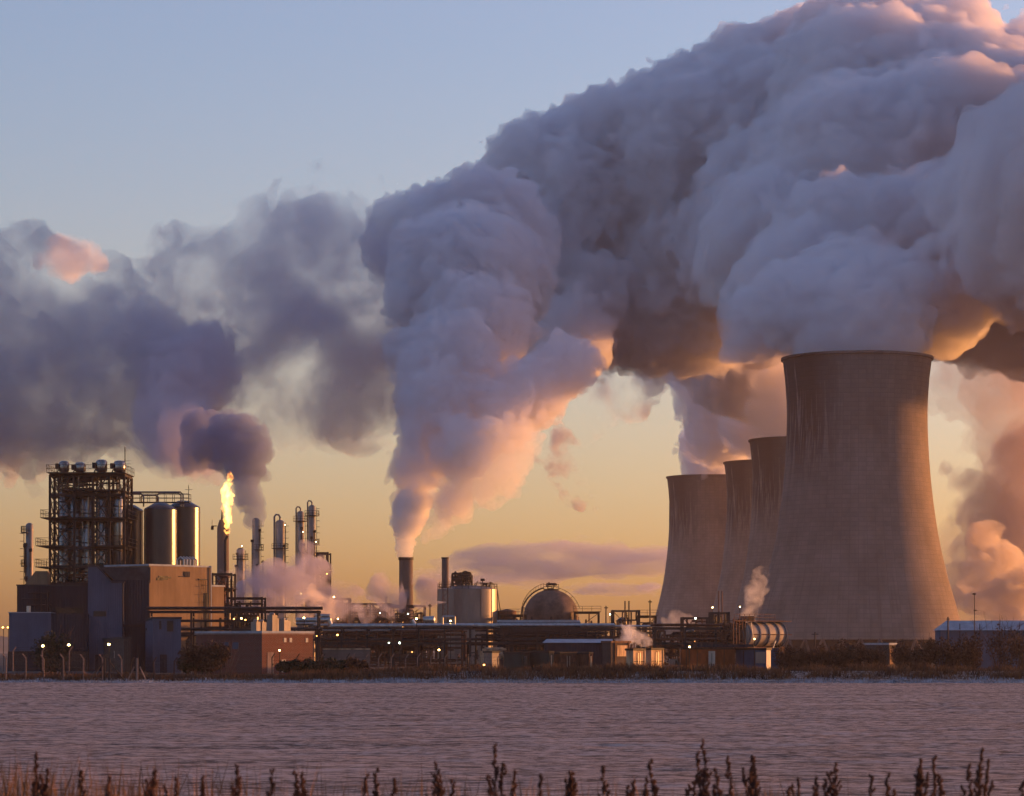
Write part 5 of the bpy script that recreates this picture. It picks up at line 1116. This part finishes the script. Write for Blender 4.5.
# ---------------------------------------------------------------- seed heads in the foreground
M['weed'] = mat('dead_weed', (.075, .035, .026), .9, 0, .35, 8, stretch=(1, 1, 1))
def weed(px, ytop, wpx, seed, label):
    Y = 17.5 + (seed * 7 % 5) * .55; r2 = random.Random(seed); z0 = float(ground_h(PX(px, Y), Y)); H = PZ(ytop, Y) - z0; wd = W(wpx, Y)
    t = thing('seed_head', label, 'weed', at(px, Y, z0), 0, 'dead seed heads in front of the field'); g = MB(); s_ = MB()
    k = max(4, int(wpx / 2.4)); lean = r2.gauss(0, .07)
    for i in range(k):
        x = (i / (k - 1) - .5) * wd * r2.uniform(.4, 1.0) + r2.gauss(0, .02) + lean; hh = H * (1 if i == k // 2 else r2.uniform(.5, .95)); y = r2.uniform(-.08, .08)
        P = [Vector((x * .25, y * .3, 0)), Vector((x * .55, y * .6, hh * .5)), Vector((x, y, hh))]; g.tube(P, 0.005, 4, .0025, cap=False)
        nb = int(hh / .024)
        for b in range(nb):
            q = b / nb
            if q < .5: continue
            p = P[1].lerp(P[2], (q - .5) * 2); a = r2.uniform(0, 6.28); L = wd * r2.uniform(.2, .5) * (1.25 - q) * 1.5
            e = p + Vector((math.cos(a) * L, math.sin(a) * L, L * r2.uniform(.9, 1.8))); g.tube([p, e], .0014, 3, .0008, cap=False)
            for c in range(5):
                u = p.lerp(e, .25 + .19 * c) + Vector([r2.gauss(0, .0035) for _ in range(3)]); rr = r2.uniform(.005, .011)
                s_.add([u + Vector(v) * rr for v in ((1, 0, 0), (0, 1, 0), (-1, 0, 0), (0, -1, 0), (0, 0, 1.7), (0, 0, -1.7))], [(0, 1, 4), (1, 2, 4), (2, 3, 4), (3, 0, 4), (1, 0, 5), (2, 1, 5), (3, 2, 5), (0, 3, 5)])
    g.build('stem', M['weed'], t); s_.build('seeds', M['weed'], t)
WD = [(31, 752, 10), (52, 774, 8), (75, 770, 9), (97, 776, 9), (129, 772, 14), (146, 768, 9), (178, 777, 9), (200, 775, 8), (224, 765, 11), (241, 776, 8), (262, 768, 13), (300, 772, 12), (314, 770, 10), (346, 773, 13), (372, 769, 13), (388, 778, 10), (434, 764, 22), (452, 780, 10), (497, 744, 15), (512, 770, 9), (541, 773, 8), (560, 771, 14), (583, 771, 12), (597, 765, 11), (618, 778, 8), (640, 776, 10), (663, 760, 13), (680, 772, 12), (696, 768, 14), (718, 738, 13), (728, 770, 12), (739, 756, 12), (757, 755, 14), (771, 756, 12), (800, 777, 9), (820, 776, 10), (841, 762, 14), (863, 775, 10), (887, 774, 13), (908, 758, 14), (919, 764, 10), (938, 757, 12), (952, 775, 8), (968, 748, 12), (978, 764, 10), (1010, 780, 8)]
def where(px):
    return ('at the far left corner' if px < 60 else 'below the left fence' if px < 150 else 'below the corner building' if px < 205 else 'below the tangled bush' if px < 250 else 'below the brick building' if px < 320
            else 'below the hedge' if px < 380 else 'below the squat chimney' if px < 425 else 'below the big round tank' if px < 505 else 'below the gas sphere' if px < 590 else 'below the cream containers' if px < 668
            else 'below the orange brown cabin' if px < 735 else 'below the ribbed tank' if px < 790 else 'below the left foot of the largest tower' if px < 850 else 'below the middle of the largest tower' if px < 900
            else 'below the right foot of the largest tower' if px < 945 else 'below the frosted shed')
from collections import defaultdict
grp = defaultdict(list)
for q in WD: grp[where(q[0])].append(q)
ORD = {1: [''], 2: ['left one of two ', 'right one of two '], 3: ['left one of three ', 'middle one of three ', 'right one of three '], 4: ['first of four ', 'second of four ', 'third of four ', 'fourth of four '], 5: ['first of five ', 'second of five ', 'third of five ', 'fourth of five ', 'fifth of five ']}
i = 0
for wh, L_ in grp.items():
    mn = min(L_, key=lambda q: q[1])
    for j, q in enumerate(L_):
        lab = ('tallest ' if q is mn and len(L_) > 1 else '') + ('bushy ' if q[2] >= 13 else 'thin ' if q[2] <= 9 else '') + 'dead weed, ' + ORD[len(L_)][j] + wh
        weed(q[0], q[1], q[2], 100 + i, lab); i += 1
hz = bpy.data.meshes.new('haze'); bm = bmesh.new()
bmesh.ops.create_cube(bm, size=1, matrix=Matrix.Translation((0, 1500, 209)) @ Matrix.Diagonal((3600, 3800, 420, 1)))
bm.to_mesh(hz); bm.free(); ho = bpy.data.objects.new('haze', hz); col.objects.link(ho); ho['kind'] = 'stuff'
hz.materials.append(vol_mat('dusk_haze', .00006, (.95, .82, .80), .3))
